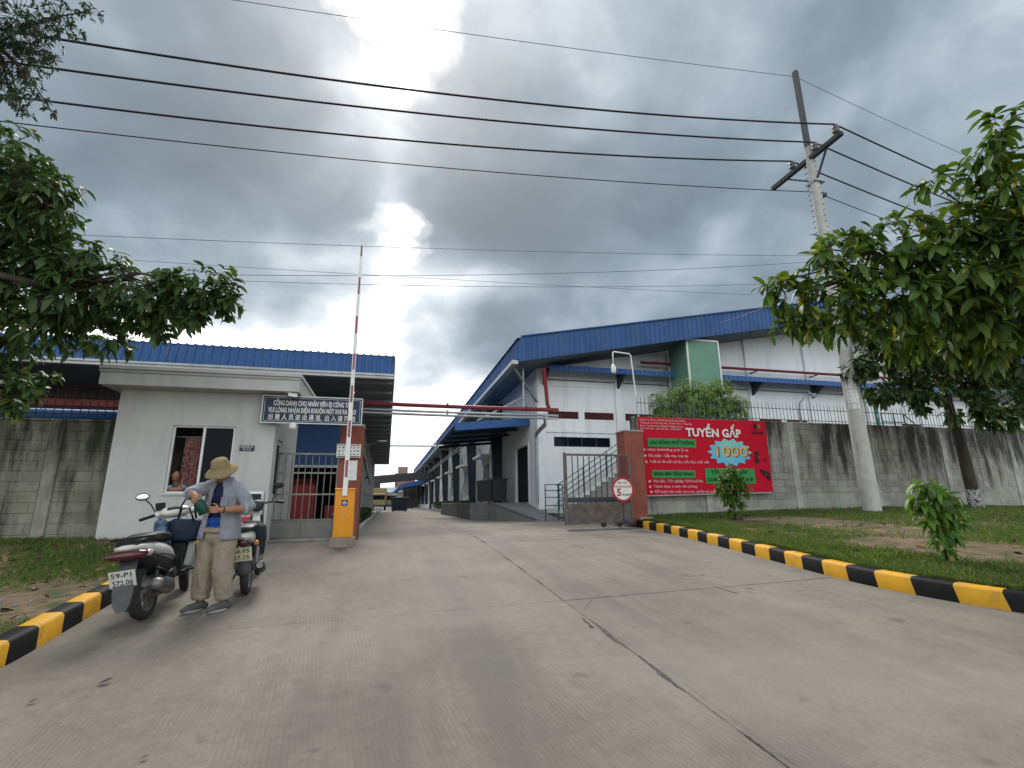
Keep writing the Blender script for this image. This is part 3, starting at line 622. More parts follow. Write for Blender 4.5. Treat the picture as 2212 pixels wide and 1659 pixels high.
# side wall along the road
sh = [(22.75, 25.2, .78, 3.45)]
for yc in (33.2, 42.2, 51.2, 60.2, 69.2, 78.2, 87.2): sh.append((yc - 1.1, yc + 1.1, 1.5, 3.3))
F(wall_yz(MB(), 6.4, WY + .15, FYE, 0, 6.9, sh), 'side_wall', WH)
F(MB().bx(6.5, 6.56, 22.75, 25.2, .78, 3.45), 'door', DARK)
mb = MB(); mb.bx(6.36, 6.397, 22.6, 22.75, .78, 3.6); mb.bx(6.36, 6.397, 25.2, 25.35, .78, 3.6); mb.bx(6.36, 6.397, 22.75, 25.2, 3.45, 3.6); F(mb, 'door_frame', WH)
for (a, b, c, d) in sh[1:]:
    w_ = F(MB().bx(6.49, 6.5, a, b, c, d), 'window', pm('window_glass', (.10, .13, .15), (.08, .10, .12), .1)); mb = MB()
    for y in (a, (a + b) / 2, b): mb.bx(6.37, 6.488, y - .05, y + .05, c - .05, d + .05)
    mb.bx(6.375, 6.487, a - .1, b + .1, d, d + .09); mb.bx(6.375, 6.487, a - .1, b + .1, c - .09, c); F(mb, 'frame', WPAINT, par=w_)
    F(MB().bx(5.7, 6.398, a - .5, b + .5, 3.72, 3.86), 'sun_ledge', WPAINT)
    mb = MB(); mb.bar((6.3, a - 1.2, 1.2), (6.3, b + 1.2, 4.6), .05); mb.bar((6.32, a - 1.2, 4.6), (6.32, b + 1.2, 1.2), .05); F(mb, 'cross_brace', GALV)
for y in (28.4, 37.4, 46.4, 55.4, 64.4, 73.4, 82.4, 91.4, 100.4):     # tapered steel columns
    mb = MB(); mb.prism([(6.39, y - .011, .7), (5.95, y - .011, .7), (5.6, y - .011, 6.5), (6.39, y - .011, 6.5)], (0, .022, 0))
    mb.prism([(5.95, y - .15, .7), (5.95, y + .15, .7), (5.6, y + .15, 6.5), (5.6, y - .15, 6.5)], (-.025, 0, 0)); F(mb, 'column', STEELB)
# roof
RB = MB()
for sgn, xa, xb in ((1, FX0, 23), (-1, 23, FX1)):
    corr(RB, ((xa, RY0 + .02, roof_t(xa) - .02), (xa, FYE, roof_t(xa) - .02)), ((xb, RY0 + .02, roof_t(xb) - .02), (xb, FYE, roof_t(xb) - .02)), 170, (0, 0, .03))
F(RB, 'roof', BLUE)
mb = MB()
def fascia(xa, xb): corr(mb, ((xa, RY0, roof_b(xa)), (xb, RY0, roof_b(xb))), ((xa, RY0, roof_t(xa)), (xb, RY0, roof_t(xb))), int((xb - xa) / .24), (0, -.03, 0))
fascia(5.15, 23); fascia(23, FX1); F(mb, 'fascia', BLUE)
mb = MB(); mb.add([(4.98, RY0 + .12, 6.42), (5.15, RY0, roof_b(5.15)), (5.15, RY0, roof_t(5.15)), (5.06, RY0 + .08, 7.42)], [(0, 1, 2, 3)])
mb.bar((5.1, RY0 - .03, roof_t(5.1) + .02), (23, RY0 - .03, roof_t(23) + .02), .10, .05); mb.bar((23, RY0 - .03, roof_t(23) + .02), (FX1, RY0 - .03, roof_t(FX1) + .02), .10, .05); F(mb, 'roof_trim', BLUE)
mb = MB(); corr(mb, ((FX0 + .05, RY0 + .12, 6.5), (FX0 + .05, FYE, 6.5)), ((FX0 + .12, RY0 + .12, 7.46), (FX0 + .12, FYE, 7.46)), 240, (-.05, 0, 0)); F(mb, 'eave_fascia', BLUE)
mb = MB(); mb.bx(4.72, 4.985, RY0 + .02, FYE, 6.3, 6.48)
F(mb, 'gutter', GUT, bevel=.02)
mb = MB(); mb.add([(4.95, RY0 + .05, 6.5), (6.42, RY0 + .05, 6.78), (6.42, FYE, 6.78), (4.95, FYE, 6.5)], [(0, 1, 2, 3)])
mb.add([(6.42, RY0 + .05, 6.78), (23, RY0 + .05, roof_b(23) + .12), (23, WY, roof_b(23) + .12), (6.42, WY, 6.78)], [(0, 1, 2, 3)])
mb.add([(23, RY0 + .05, roof_b(23) + .12), (FX1, RY0 + .05, roof_b(FX1) + .12), (FX1, WY, roof_b(FX1) + .12), (23, WY, roof_b(23) + .12)], [(0, 1, 2, 3)]); F(mb, 'soffit', SOFF)
for y in (19.6, 28.4, 37.4, 46.4): F(MB().bar((4.9, y, 6.35), (6.38, y + (1.5 if y < 20 else 0), 5.2), .09), 'eave_brace', GALV)
F(MB().bar((5.5, 20.2, 6.5), (5.5, 20.2, 4.6), .07), 'hanger', GALV)
F(MB().tube([(6.32, 21.15, 6.2), (6.32, 21.15, .8)], .06), 'downpipe', GALV)
# blue canopy strips on the front
for xa, xb in ((6.75, 13.0), (15.0, 40)):
    mb = MB(); n = int((xb - xa) / .25); corr(mb, ((xa, 20.3, 6.72), (xb, 20.3, 6.72)), ((xa, WY, 7.0), (xb, WY, 7.0)), n, (0, 0, .03)); corr(mb, ((xa, 20.29, 6.5), (xb, 20.29, 6.5)), ((xa, 20.29, 6.74), (xb, 20.29, 6.74)), n, (0, -.025, 0)); F(mb, 'front_canopy', BLUE2)
for x in (6.75, 10.45, 14.25, 17.95, 21.65, 25.35, 29.05, 32.75, 36.45):
    mb = MB(); mb.prism([(x - .05, WY - .13, 6.7), (x - .05, 20.35, 6.62), (x - .05, 20.45, 6.45), (x - .05, WY - .13, 6.0)], (.1, 0, 0)); F(mb, 'canopy_bracket', DGREY)
mb = MB(); mb.tube([(11.5, 20.75, 7.26), (40, 20.75, 7.26)], .07, 8); F(mb, 'fire_pipe', REDP)
for x in (17.95, 21.65, 25.35, 29.05): F(MB().bx(x - .03, x + .03, 20.7, WY, 7.14, 7.19), 'pipe_bracket', DGREY)
# green sheet box on the front
gb = F(MB().bx(13.1, 14.75, 19.3, 20.9, 4.2, 8.05), 'green_box', GREENS)
mb = MB()
for x, y in ((13.1, 19.3), (14.75, 19.3), (13.1, 20.9)): mb.bx(x - .035, x + .035, y - .035, y + .035, 4.2, 8.07)
mb.bx(13.1, 14.75, 19.27, 19.3, 8.02, 8.1); F(mb, 'corner_trim', WPAINT, par=gb)
# side canopy over the loading door
mb = MB(); corr(mb, ((2.85, 22.4, 4.28), (2.85, 31, 4.28)), ((6.39, 22.4, 4.62), (6.39, 31, 4.62)), 36, (0, 0, .03)); F(mb, 'door_canopy', BLUE2)
mb = MB(); mb.prism([(2.85, 22.36, 3.98), (6.37, 22.36, 4.32), (6.37, 22.36, 4.68), (2.85, 22.36, 4.33)], (0, .035, 0)); mb.bx(2.8, 2.84, 22.36, 31, 4.2, 4.33); F(mb, 'canopy_fascia', BLUE2)
for y in (22.6, 24.6, 26.6, 28.6, 30.6): F(MB().bar((2.95, y, 4.12), (6.35, y, 4.44), .1, .16), 'canopy_rafter', STEELB)
F(MB().bar((3.9, 22.6, 4.5), (6.35, 21.5, 5.75), .07), 'canopy_stay', GALV)
# two pipes along the wall
for dz_ in (0, .22): F(MB().tube([(5.5, 33, 5.0 + dz_), (5.5, 100, 5.0 + dz_)], .05, 6), 'wall_pipe', GALV)
# staircase on the front
STW = pm('stair_white', (.78, .78, .76), (.68, .68, .66), .85, 3)
st = F(MB().prism([(6.6, 19., .2), (11.2, 19., .2), (11.2, 19., 3.05), (10.95, 19., 3.05), (6.6, 19., .42)], (0, 1.15, 0)), 'staircase', CONC)
for i in range(16):
    x = 6.45 + i * .275; z = .35 + i * .172; F(MB().bx(x, x + .30, 18.96, 20.2, z, z + .172), 'step', STW, par=st)
rail = MB()
for off in (.95, .72, .5, .28): rail.tube([(6.45, 18.95, .45 + off), (10.9, 18.95, .45 + off + 2.79)], .018, 6)
for i in range(5): x = 6.55 + i * 1.05; rail.tube([(x, 18.95, .4 + (x - 6.45) * .626), (x, 18.95, 1.42 + (x - 6.45) * .626)], .022, 6)
F(rail, 'stair_rail', GREENP, par=st)
rail = MB()
for z in (.65, .95, 1.2, 1.42): rail.tube([(5.75, 18.2, z), (6.45, 18.2, z), (6.5, 18.9, z)], .018, 6)
for x, y in ((5.75, 18.2), (6.45, 18.2), (6.5, 18.9)): rail.tube([(x, y, .05), (x, y, 1.42)], .022, 6)
F(rail, 'landing_rail', GREENP, par=st)
# loading platform and ramp
RAMPM = pm('ramp_concrete', (.27, .265, .255), (.2, .2, .195), .9, 2.5, bump=.3)
MB().bx(3.7, 6.39, 23.2, 36, -.1, .78).build('loading_platform', pm('platform_concrete', (.17, .18, .185), (.12, .13, .135), .9, 2), fac, bevel=.02).matrix_parent_inverse = Matrix.Translation(fac.location).inverted()
mb = MB(); a = [(5.55, 18.9, .0), (7.0, 18.9, .0), (7.0, 21.2, .0), (6.39, 23.19, .0), (4.55, 23.19, .0)]
top = [(5.55, 18.9, .115), (7.0, 18.9, .14), (7.0, 21.2, .5), (6.39, 23.19, .77), (4.55, 23.19, .77)]
mb.add(a + top, [(5, 6, 7, 8, 9)] + [(i, (i + 1) % 5, 5 + (i + 1) % 5, 5 + i) for i in range(5)]); F(mb, 'ramp', RAMPM)
F(MB().prism([(5.53, 18.88, .13), (4.53, 23.19, .785), (4.68, 23.19, .785), (5.68, 18.88, .13)], (0, 0, .012)), 'ramp_edge_stripe', pm('blue_grey_paint', (.11, .14, .18), None, .8))
# waste bins on the platform
def bin_(name, label, x0, x1, y0, y1, z0, z1, mt):
    r_ = empty(name, ((x0 + x1) / 2, (y0 + y1) / 2, z0), label=label, cat='bin', group='bins by the loading door')
    local(MB().prism([(x0 + .05, y0 + .04, z0 + .05), (x1 - .05, y0 + .04, z0 + .05), (x1, y0, z1 - .1), (x0, y0, z1 - .1)], (0, y1 - y0, 0)).build('bin_body', mt, r_, bevel=.02), r_)
    local(MB().bx(x0 - .03, x1 + .03, y0 - .03, y1 + .03, z1 - .095, z1).build('lid', mt, r_, bevel=.03), r_)
    for x in (x0 + .1, x1 - .1): local(MB().tube([(x - .03, y0 + .1, z0 + .05), (x + .03, y0 + .1, z0 + .05)], .05, 10).build('wheel', RUBBER, r_), r_)
BING = pm('dark_bin_plastic', (.035, .04, .045), (.025, .03, .035), .5)
bin_('waste_bin', 'tall dark waste bin beside the factory loading door', 5.0, 5.75, 24.4, 25.4, .79, 1.95, BING)
bin_('waste_bin', 'lower dark waste bin left of the tall bin on the platform', 4.35, 4.93, 24.3, 25.2, .79, 1.85, BING)
# hedge and sloping slabs at the foot of the side wall
# ------------------------------------------------------------------ left warehouse
lw = empty('warehouse', (-1.5, 20, 0), label='grey warehouse with long blue roof fascia behind the guardhouse', cat='building')
def Lw(mb, name, mt, par=None, **k):
    o = mb.build(name, mt, par or lw, **k)
    if par is None: o.matrix_parent_inverse = Matrix.Translation(lw.location).inverted()
    return o
mb = MB(); corr(mb, ((-26, 16.6, 4.92), (.03, 16.6, 4.92)), ((-26, 16.75, 5.66), (.03, 16.75, 5.66)), 108, (0, -.035, .0)); Lw(mb, 'fascia', BLUE)
mb = MB(); mb.bx(-26, .04, 16.42, 16.6, 4.78, 4.93); mb.bx(-26, .04, 16.38, 16.42, 4.87, 4.945); Lw(mb, 'gutter', GUT, bevel=.01)
mb = MB(); corr(mb, ((-26, 16.7, 5.64), (.03, 16.7, 5.64)), ((-26, 24, 6.3), (.03, 24, 6.3)), 108, (0, 0, .035)); mb.add([(-26, 24, 6.3), (.03, 24, 6.3), (.03, 55, 5.6), (-26, 55, 5.6)], [(0, 1, 2, 3)]); Lw(mb, 'roof', BLUE)
mb = MB(); mb.bx(-1.5, .02, 16.62, 55, 4.88, 4.92); mb.bx(-26, -1.5, 16.62, 20, 4.87, 4.91)
Lw(mb, 'soffit', SOFF)
for i in range(24): Lw(MB().bx(-1.48, .0, 17.2 + i * 1.6, 17.3 + i * 1.6, 4.79, 4.875), 'purlin', GALV)
mb = MB(); mb.bx(-.02, .05, 16.65, 55, 4.9, 5.6); Lw(mb, 'side_fascia', STEELB)
CLAD = pm('pale_grey_cladding', (.50, .51, .50), (.42, .43, .42), .7, 1.2, dirt=(.3, .3, .29), dirtscale=(1, 1, .15))
Lw(wall_yz(MB(), -1.65, 20.15, 54, 0, 4.87, [(21.5, 22.8, 1.6, 3.4), (24.4, 25.6, 1.6, 3.4)]), 'side_wall', CLAD)
Lw(MB().bx(-1.6, -1.58, 21.5, 25.6, 1.6, 3.4), 'window_glass', GLASSD)
for y in (20.1, 23.6, 27.2, 31, 36, 42, 48, 53.8): Lw(MB().bx(-1.5, -1.38, y - .12, y + .12, 0, 4.86), 'column', CLAD)
for z in (1.5, 3.6): Lw(MB().bx(-1.5, -1.42, 20.2, 54, z, z + .09), 'girt', CLAD)
Lw(MB().tube([(-1.35, 17.5, 4.3), (-1.32, 23, 3.6), (-1.3, 30, 2.9), (-1.3, 40, 2.2)], .045, 6), 'cable_tray', DGREY)
for y in (18.5, 21, 24, 27, 31, 35): Lw(MB().bx(-1.5, -1.28, y, y + .06, 4.2 - (y - 17.5) * .1, 4.3 - (y - 17.5) * .1), 'tray_bracket', DGREY)
Lw(MB().tube([(-1.3, 20.4, 4.8), (-1.3, 20.4, .3)], .05, 8), 'downpipe', WPAINT)
# front of the warehouse: open shed with blue roller shutter
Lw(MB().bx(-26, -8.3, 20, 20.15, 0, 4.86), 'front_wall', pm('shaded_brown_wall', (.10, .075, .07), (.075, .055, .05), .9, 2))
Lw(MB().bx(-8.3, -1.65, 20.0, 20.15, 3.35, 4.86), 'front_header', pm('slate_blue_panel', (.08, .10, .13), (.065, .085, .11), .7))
Lw(MB().bx(-1.66, -1.5, 19.9, 20.14, 0, 4.86), 'corner_post', WPAINT)
mb = MB(); corr(mb, ((-4.9, 19.95, 2.2), (-1.66, 19.95, 2.2)), ((-4.9, 19.95, 4.1), (-1.66, 19.95, 4.1)), 1, (0, 0, 0))
for i in range(22): mb.bx(-4.9, -1.66, 19.91, 19.94, 2.2 + i * .0864, 2.2 + i * .0864 + .07)
Lw(mb, 'roller_shutter', pm('blue_shutter', (.03, .075, .19), (.025, .06, .16), .55, 1.5))
mb = MB(); mb.bx(-4.9, -1.66, 19.88, 19.96, 2.1, 2.19); Lw(mb, 'shutter_bottom_bar', GUT)
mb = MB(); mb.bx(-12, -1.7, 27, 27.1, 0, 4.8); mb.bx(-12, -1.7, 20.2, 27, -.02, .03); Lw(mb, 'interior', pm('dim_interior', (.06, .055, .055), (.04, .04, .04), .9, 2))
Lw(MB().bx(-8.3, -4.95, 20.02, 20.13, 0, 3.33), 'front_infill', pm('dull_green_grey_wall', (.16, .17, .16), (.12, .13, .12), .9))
for z in (3.15, 3.75): Lw(MB().bx(-20, -5.1, 17.6, 17.75, z, z + .2), 'red_beam', pm('dull_red_beam', (.15, .03, .03), (.1, .02, .02), .7))
for x in (-7.2, -9.6, -12): Lw(MB().bx(x - .5, x + .5, 19.93, 19.98, 2.6, 3.6), 'wall_panel', pm('pale_louvre', (.3, .3, .29), None, .8))
mb = MB(); corr(mb, ((-14, 13.2, 2.46), (-5.5, 13.2, 2.46)), ((-14, 13.9, 2.86), (-5.5, 13.9, 2.86)), 34, (0, 0, .04)); Lw(mb, 'lean_to_roof', BLUE2)
Lw(MB().tube([(-14, 12.5, 2.66), (-5.45, 12.5, 2.66)], .14, 12), 'rolled_blue_cover', BLUE2, smooth=True)
Lw(MB().bx(-14, -5.5, 12.5, 13.2, 2.47, 2.52), 'lean_to_shelf', DGREY)
mb = MB()
for x in (-13.5, -9.5, -5.7): mb.bx(x - .04, x + .04, 13.4, 13.48, 0, 2.5)
Lw(mb, 'lean_to_post', DGREY)
# red crates inside the open shed
for i, (x, y, w, d, h, lb) in enumerate(((-3.15, 20.9, .95, .8, 1.45, 'tall red machine cabinet inside the open warehouse door'), (-3.75, 22, 1.8, 1, 1.75, 'wide red cabinet behind the tall red machine'), (-2.05, 20.8, .45, .6, .7, 'low red crate near the right jamb of the warehouse door'))):
    r_ = empty('red_cabinet', (x, y, .03), label=lb, cat='cabinet', group='red cabinets in the warehouse')
    MB().bx(-w / 2, w / 2, -d / 2, d / 2, .06, h).build('cabinet_body', REDB, r_, bevel=.015)
    MB().bx(-w / 2 + .06, w / 2 - .06, -d / 2 - .012, -d / 2 - .002, .16, h - .1).build('door', REDB, r_, bevel=.004); MB().bx(w / 2 - .16, w / 2 - .13, -d / 2 - .04, -d / 2 - .013, h * .45, h * .6).build('handle', GALV, r_)
    for sx in (-1, 1): MB().bx(sx * (w / 2 - .08) - .04, sx * (w / 2 - .08) + .04, -d / 2 + .05, d / 2 - .05, 0, .058).build('foot', DGREY, r_)
# overhead pipes between the two buildings
for nm, lb, z, r_, mt in (('overhead_pipe', 'thick red overhead pipe crossing between the two buildings', 4.26, .075, REDP), ('overhead_pipe', 'upper grey overhead pipe just below the red one', 4.04, .045, GALV), ('overhead_pipe', 'lower grey overhead pipe crossing the road', 3.92, .045, GALV)):
    e = empty(nm, (1.8, 18, z), label=lb, cat='pipe', group='pipes over the road')
    sag = [(-3.3 + 8.5 / 12 * i, 0, -.03 * math.sin(math.pi * i / 12)) for i in range(13)]
    if mt is REDP: MB().tube(sag[:-1] + [(4.0, .0, 0), (4.2, .2, .05), (4.25, .6, .35), (4.25, .9, 1.9)], r_, 10).build('pipe', mt, e, smooth=True)
    else: MB().tube(sag[:-1] + [(3.9, 0, 0), (4.15, .6, -.2), (4.35, 2.2, -.25), (4.55, 3.4, -.3)], r_, 8).build('pipe', mt, e, smooth=True)
    for x in (-3.0, .2, 3.2): MB().lathe((x, 0, 0), [(r_ * 1.02, -.03), (r_ * 1.35, -.03), (r_ * 1.35, .03), (r_ * 1.02, .03)], 10, Matrix.Rotation(R(90), 3, 'Y')).build('flange', mt, e)

# ------------------------------------------------------------------ far end of the yard
FARG = pm('far_grey_wall', (.25, .27, .29), (.2, .22, .24), .9, .5)
b = empty('canopy_building', (3.4, 96, 0), label='dark blue canopied loading bay at the far end of the yard', cat='building')
local(MB().bx(3.2, 6.3, 105, 118, -.1, 4.4).build('wall', pm('far_brown_wall', (.12, .10, .09), (.08, .07, .065), .9, 1), b), b)
mb = MB(); mb.prism([(.9, 88, 2.7), (2.3, 88, 4.1), (6.3, 88, 4.9), (6.3, 88, 4.1), (2.6, 88, 3.5), (1.1, 88, 2.55)], (0, 16, 0)); local(mb.build('canopy', BLUE, b), b)
for x in (1.6, 3.4, 5.5): local(MB().bx(x - .08, x + .08, 88.3, 88.46, -.05, 3.3 + (x - 1.6) * .2).build('post', DGREY, b), b)
b = empty('footbridge', (1, 72, 0), label='dark overhead walkway bridge with railing crossing the far yard', cat='bridge')
local(MB().prism([(-4, 72, 4.35), (6.2, 72, 5.3), (6.2, 72, 4.3), (3, 72, 4.0), (-1, 72, 3.6), (-1, 72, 2.9), (-4, 72, 2.9)], (0, 2, 0)).build('deck', pm('dark_bridge_steel', (.06, .06, .065), (.045, .045, .05), .7), b), b)
mb = MB(); mb.bar((-4, 72.1, 5.2), (6.2, 72.1, 6.1), .05)
for i in range(18): x = -4 + i * .6; mb.bar((x, 72.1, 4.35 + (x + 4) * .093), (x, 72.1, 5.2 + (x + 4) * .09), .04)
local(mb.build('railing', GALV, b), b)
for x in (-3.2, 6.0): local(MB().bx(x - .15, x + .15, 72.8, 73.1, -.1, 2.95 if x < 0 else 4.3).build('pier', DGREY, b), b)
b = empty('brick_tower', (2.8, 125, 0), label='small pinkish brick roof tower above the far buildings', cat='tower')
local(MB().bx(2.3, 4.6, 125, 128, 0, 9.6).build('shaft', pm('pink_brick', (.30, .17, .16), (.25, .14, .13), .9, 1), b), b); local(MB().bx(1.7, 6.5, 126, 130, 0, 8.1).build('lower_block', pm('pink_brick_b', (.27, .16, .15), None, .9, 1), b), b)
b = empty('far_shed', (0, 121, 0), label='pale far shed with grey blue roof at the end of the road', cat='building')
local(MB().bx(-12, 8, 121, 124, -.1, 3.4).build('wall', pm('far_pale_wall', (.45, .46, .45), None, .9, .5), b), b); mb = MB(); mb.prism([(-13, 120, 3.4), (-13, 124.8, 3.4), (-13, 122.5, 4.6)], (22, 0, 0)); local(mb.build('roof', pm('far_slate_blue_roof', (.12, .16, .24), None, .6), b), b)
b = empty('cable_gantry', (1.2, 45, 0), label='thin white pipe gantry high across the road', cat='gantry')
mb = MB(); mb.tube([(-3.3, 45, 5.75), (4.9, 45, 5.8)], .09, 8); mb.tube([(-3.3, 45, 6.02), (4.9, 45, 6.07)], .03, 6); local(mb.build('pipe', WPAINT, b), b)
for i in range(7): x = -1.2 + i; local(MB().bar((x, 45, 5.75), (x, 45, 6.2), .05).build('upright', WPAINT, b), b)
def skip_bin():
    e = empty('skip_container', (1.25, 53, 0.02), label='dark blue steel waste skip standing at the far end of the road', cat='skip')
    MB().prism([(-.75, -.8, .08), (.75, -.8, .08), (.86, -.8, 1.35), (-.86, -.8, 1.35)], (0, 1.6, 0)).build('tub', pm('skip_blue_grey_paint', (.06, .085, .11), (.04, .06, .08), .6, 2), e, bevel=.03)
    MB().bx(-.92, .92, -.86, .86, 1.3, 1.4).build('rim', DGREY, e, bevel=.02)
    for x in (-.5, 0, .5): MB().bx(x - .04, x + .04, -.9, -.801, .1, 1.3).build('rib', DGREY, e)
    for x in (-.6, .6): MB().tube([(x, -.7, .04), (x, .7, .04)], .05, 8).build('skid', DGREY, e)
skip_bin()
def truck(x, y, mt, label, s=1.):
    e = empty('parked_truck', (x, y, 0.02), label=label, cat='truck', group='trucks parked at the far end')
    MB().bx(-.95 * s, .95 * s, 1.4, 5, .75, 2.75 * s).build('cargo_box', mt, e, bevel=.04); MB().bx(-.85 * s, .85 * s, 0, 1.35, .55, 2.05).build('cab', mt, e, bevel=.1)
    MB().bx(-.72 * s, .72 * s, -.02, -.003, 1.3, 1.85).build('windscreen', GLASSD, e); MB().bx(-.85, .85, -.06, -.005, .45, .65).build('bumper', DGREY, e)
    for sx in (-1, 1):
        for yy in (.7, 3.9): MB().lathe((sx * .75, yy, .4), [(.4, -.1), (.4, .1)], 16, Matrix.Rotation(R(90), 3, 'Y')).build('wheel', RUBBER, e)
        MB().bx(sx * .65 - .12, sx * .65 + .12, -.03, -.004, .75, .92).build('headlight', LENSC, e)
truck(-1.0, 66, YBOX, 'yellow box truck parked by the left wall at the far end'); truck(.55, 70, pm('cream_container', (.5, .5, .4), None, .6), 'cream box truck parked behind the waste skip', .8)
# trolley
e = empty('pallet_trolley', (-1.0, 58, .0), label='small brown trolley beside the far left wall', cat='trolley')
MB().bx(-.5, .5, -.4, .4, .2, .28).build('deck', RUST, e); MB().tube([(-.45, -.35, .28), (-.45, -.35, .95), (-.45, .35, .95), (-.45, .35, .28)], .025, 6).build('handle', RUST, e)
for x, y in ((-.4, -.3), (.4, -.3), (-.4, .3), (.4, .3)): MB().lathe((x, y, .1), [(.1, -.03), (.1, .03)], 12, Matrix.Rotation(R(90), 3, 'Y')).build('wheel', RUBBER, e)

# ------------------------------------------------------------------ guardhouse
GX0, GX1, GY = -5.28, -2.36, 11.3
gh = empty('guardhouse', (GX0, GY, 0), label='small white rendered guardhouse with flat roof slab, left of the gate', cat='guardhouse')
def G(mb, name, mt, par=None, **k):
    o = mb.build(name, mt, par or gh, **k)
    if par is None: o.matrix_parent_inverse = Matrix.Translation(gh.location).inverted()
    return o
WX0, WX1, WZ0, WZ1 = -4.27, -3.1, 1.0, 2.34
G(wall_xz(MB(), GY, GX0, GX1, -.12, 3.05, [(WX0, WX1, WZ0, WZ1)], .14), 'front_wall', W)
G(wall_yz(MB(), GX1 - .14, GY + .14, 13.9, -.12, 3.05, [(11.62, 12.25, -.12, 2.15)], .14), 'right_wall', W)
G(MB().bx(GX0, GX0 + .14, GY + .14, 13.9, -.12, 3.05), 'left_wall', W); G(MB().bx(GX0 + .14, GX1 - .14, 13.76, 13.9, -.12, 3.05), 'back_wall', pm('dim_room_wall', (.62, .60, .56), None, .9))
G(MB().bx(GX0 + .14, GX1 - .14, GY + .14, 13.76, -.1, .0), 'floor', CONC)
rs = G(MB().bx(-5.5, -1.9, 10.9, 14.1, 3.05, 3.36), 'roof_slab', W, bevel=.01)
G(MB().bx(-5.53, -1.87, 10.87, 14.13, 3.36, 3.44), 'coping', W, par=rs, bevel=.012)
G(MB().bx(-5.52, -1.88, 10.88, 10.899, 3.3, 3.345), 'drip_edge', pm('dirty_trim', (.4, .39, .37), None, .9), par=rs)
win = G(MB().bx(WX0 + .58, WX1 - .03, GY + .075, GY + .081, WZ0 + .03, WZ1 - .03), 'window', GLASSD)
mb = MB(); y0, y1 = GY + .05, GY + .1
mb.bx(WX0, WX0 + .03, y0, y1, WZ0, WZ1); mb.bx(WX1 - .03, WX1, y0, y1, WZ0, WZ1); mb.bx(WX0 + .03, WX1 - .03, y0, y1, WZ0, WZ0 + .03); mb.bx(WX0 + .03, WX1 - .03, y0, y1, WZ1 - .03, WZ1)
mb.bx(WX0 + .55, WX0 + .59, y0 - .02, y1 - .003, WZ0 + .03, WZ1 - .03); mb.bx(WX1 - .06, WX1 - .031, y0 - .012, y1 - .004, WZ0 + .03, WZ1 - .03); G(mb, 'window_frame', WPAINT, par=win)
G(MB().bx(WX0 - .03, WX1 + .03, GY - .03, GY + .05, WZ0 - .05, WZ0 - .003), 'sill', W, bevel=.006)
dr = G(MB().bx(GX1 - .1, GX1 - .06, 11.62, 12.25, -.05, 2.15), 'door', pm('door_white_aluminium', (.55, .56, .56), None, .5)); G(MB().bx(GX1 - .059, GX1 - .05, 11.72, 12.15, 1.0, 2.05), 'door_glass', GLASSD, par=dr); G(MB().bx(GX1 - .059, GX1 - .02, 12.12, 12.16, .95, 1.15), 'handle', GALV, par=dr)
# curtain inside
mb = MB(); vs = []; n = 40
for i in range(n):
    x = -4.10 + .52 * i / (n - 1); y = 11.56 + .025 * math.sin(i * 1.15) + .008 * math.sin(i * 2.3)
    for z in (.75, 1.2, 1.7, 2.12): vs.append((x + .02 * (z - 2.1), y, z))
mb.add(vs, [(4 * i + j, 4 * i + 4 + j, 4 * i + 5 + j, 4 * i + 1 + j) for i in range(n - 1) for j in range(3)])
cu = empty('curtain', (-3.75, 11.62, .75), label='maroon patterned curtain hanging inside the guardhouse window', cat='curtain'); local(mb.build('cloth', CURT, cu, smooth=True), cu)
local(MB().tube([(-5.13, 11.56, 2.14), (-2.51, 11.56, 2.14)], .012, 6).build('curtain_rod', GALV, cu), cu)
# small name plate
e = empty('name_plate', (-2.86, GY - .012, 1.9), label='small dark name plate on the guardhouse wall beside the window', cat='sign')
MB().bx(-.14, .14, -.008, .01, -.055, .055).build('panel', NAVY, e, bevel=.003); text('PHÒNG BẢO VỆ', .048, (0, -.012, .022), BANW, e, bold=.01, width=.23); text('保 卫 室', .042, (0, -.012, -.027), BANW, e, bold=.01)
# ------------------------------------------------------------------ big gate sign
e = empty('gate_sign', (-1.62, 11.15, 2.71), label='long navy sign with white Vietnamese and Chinese lettering above the small gate', cat='sign')
MB().bx(-.99, .99, -.02, .02, -.275, .275).build('panel', NAVY, e)
mb = MB()
for s_, t_, w_ in ((1.0, .285, .022), (.955, .245, .007)):
    for sz in (-1, 1): mb.bx(-s_, s_, -.035, -.0205, sz * t_ - w_ / 2, sz * t_ + w_ / 2); mb.bx(sz * s_ - w_ / 2, sz * s_ + w_ / 2, -.0345, -.021, -t_, t_)
MBf = mb.build('border', pm('sign_frame_silver', (.5, .5, .48), None, .35, metal=.4), e)
text('CỔNG DÀNH CHO NHÂN VIÊN ĐI CÔNG TÁC', .15, (0, -.024, .13), BANW, e, bold=.024, width=1.58)
text('VUI LÒNG NHẬN DIỆN KHUÔN MẶT KHI RA VÀO', .15, (0, -.024, -.02), BANW, e, bold=.024, width=1.76)
text('出 差 人 员 进 出 通 道,  出 入 请 刷 脸', .135, (0, -.024, -.17), BANW, e, bold=.014, width=1.74)
for x in (-.85, .7): MB().bar((x, .02, .1), (x, .18, .1) if x < 0 else (x, .6, -.15), .03).build('bracket', GALV, e)
MB().bar((.7, .05, -.28), (.7, .8, -.4), .04).build('bracket', GALV, e)
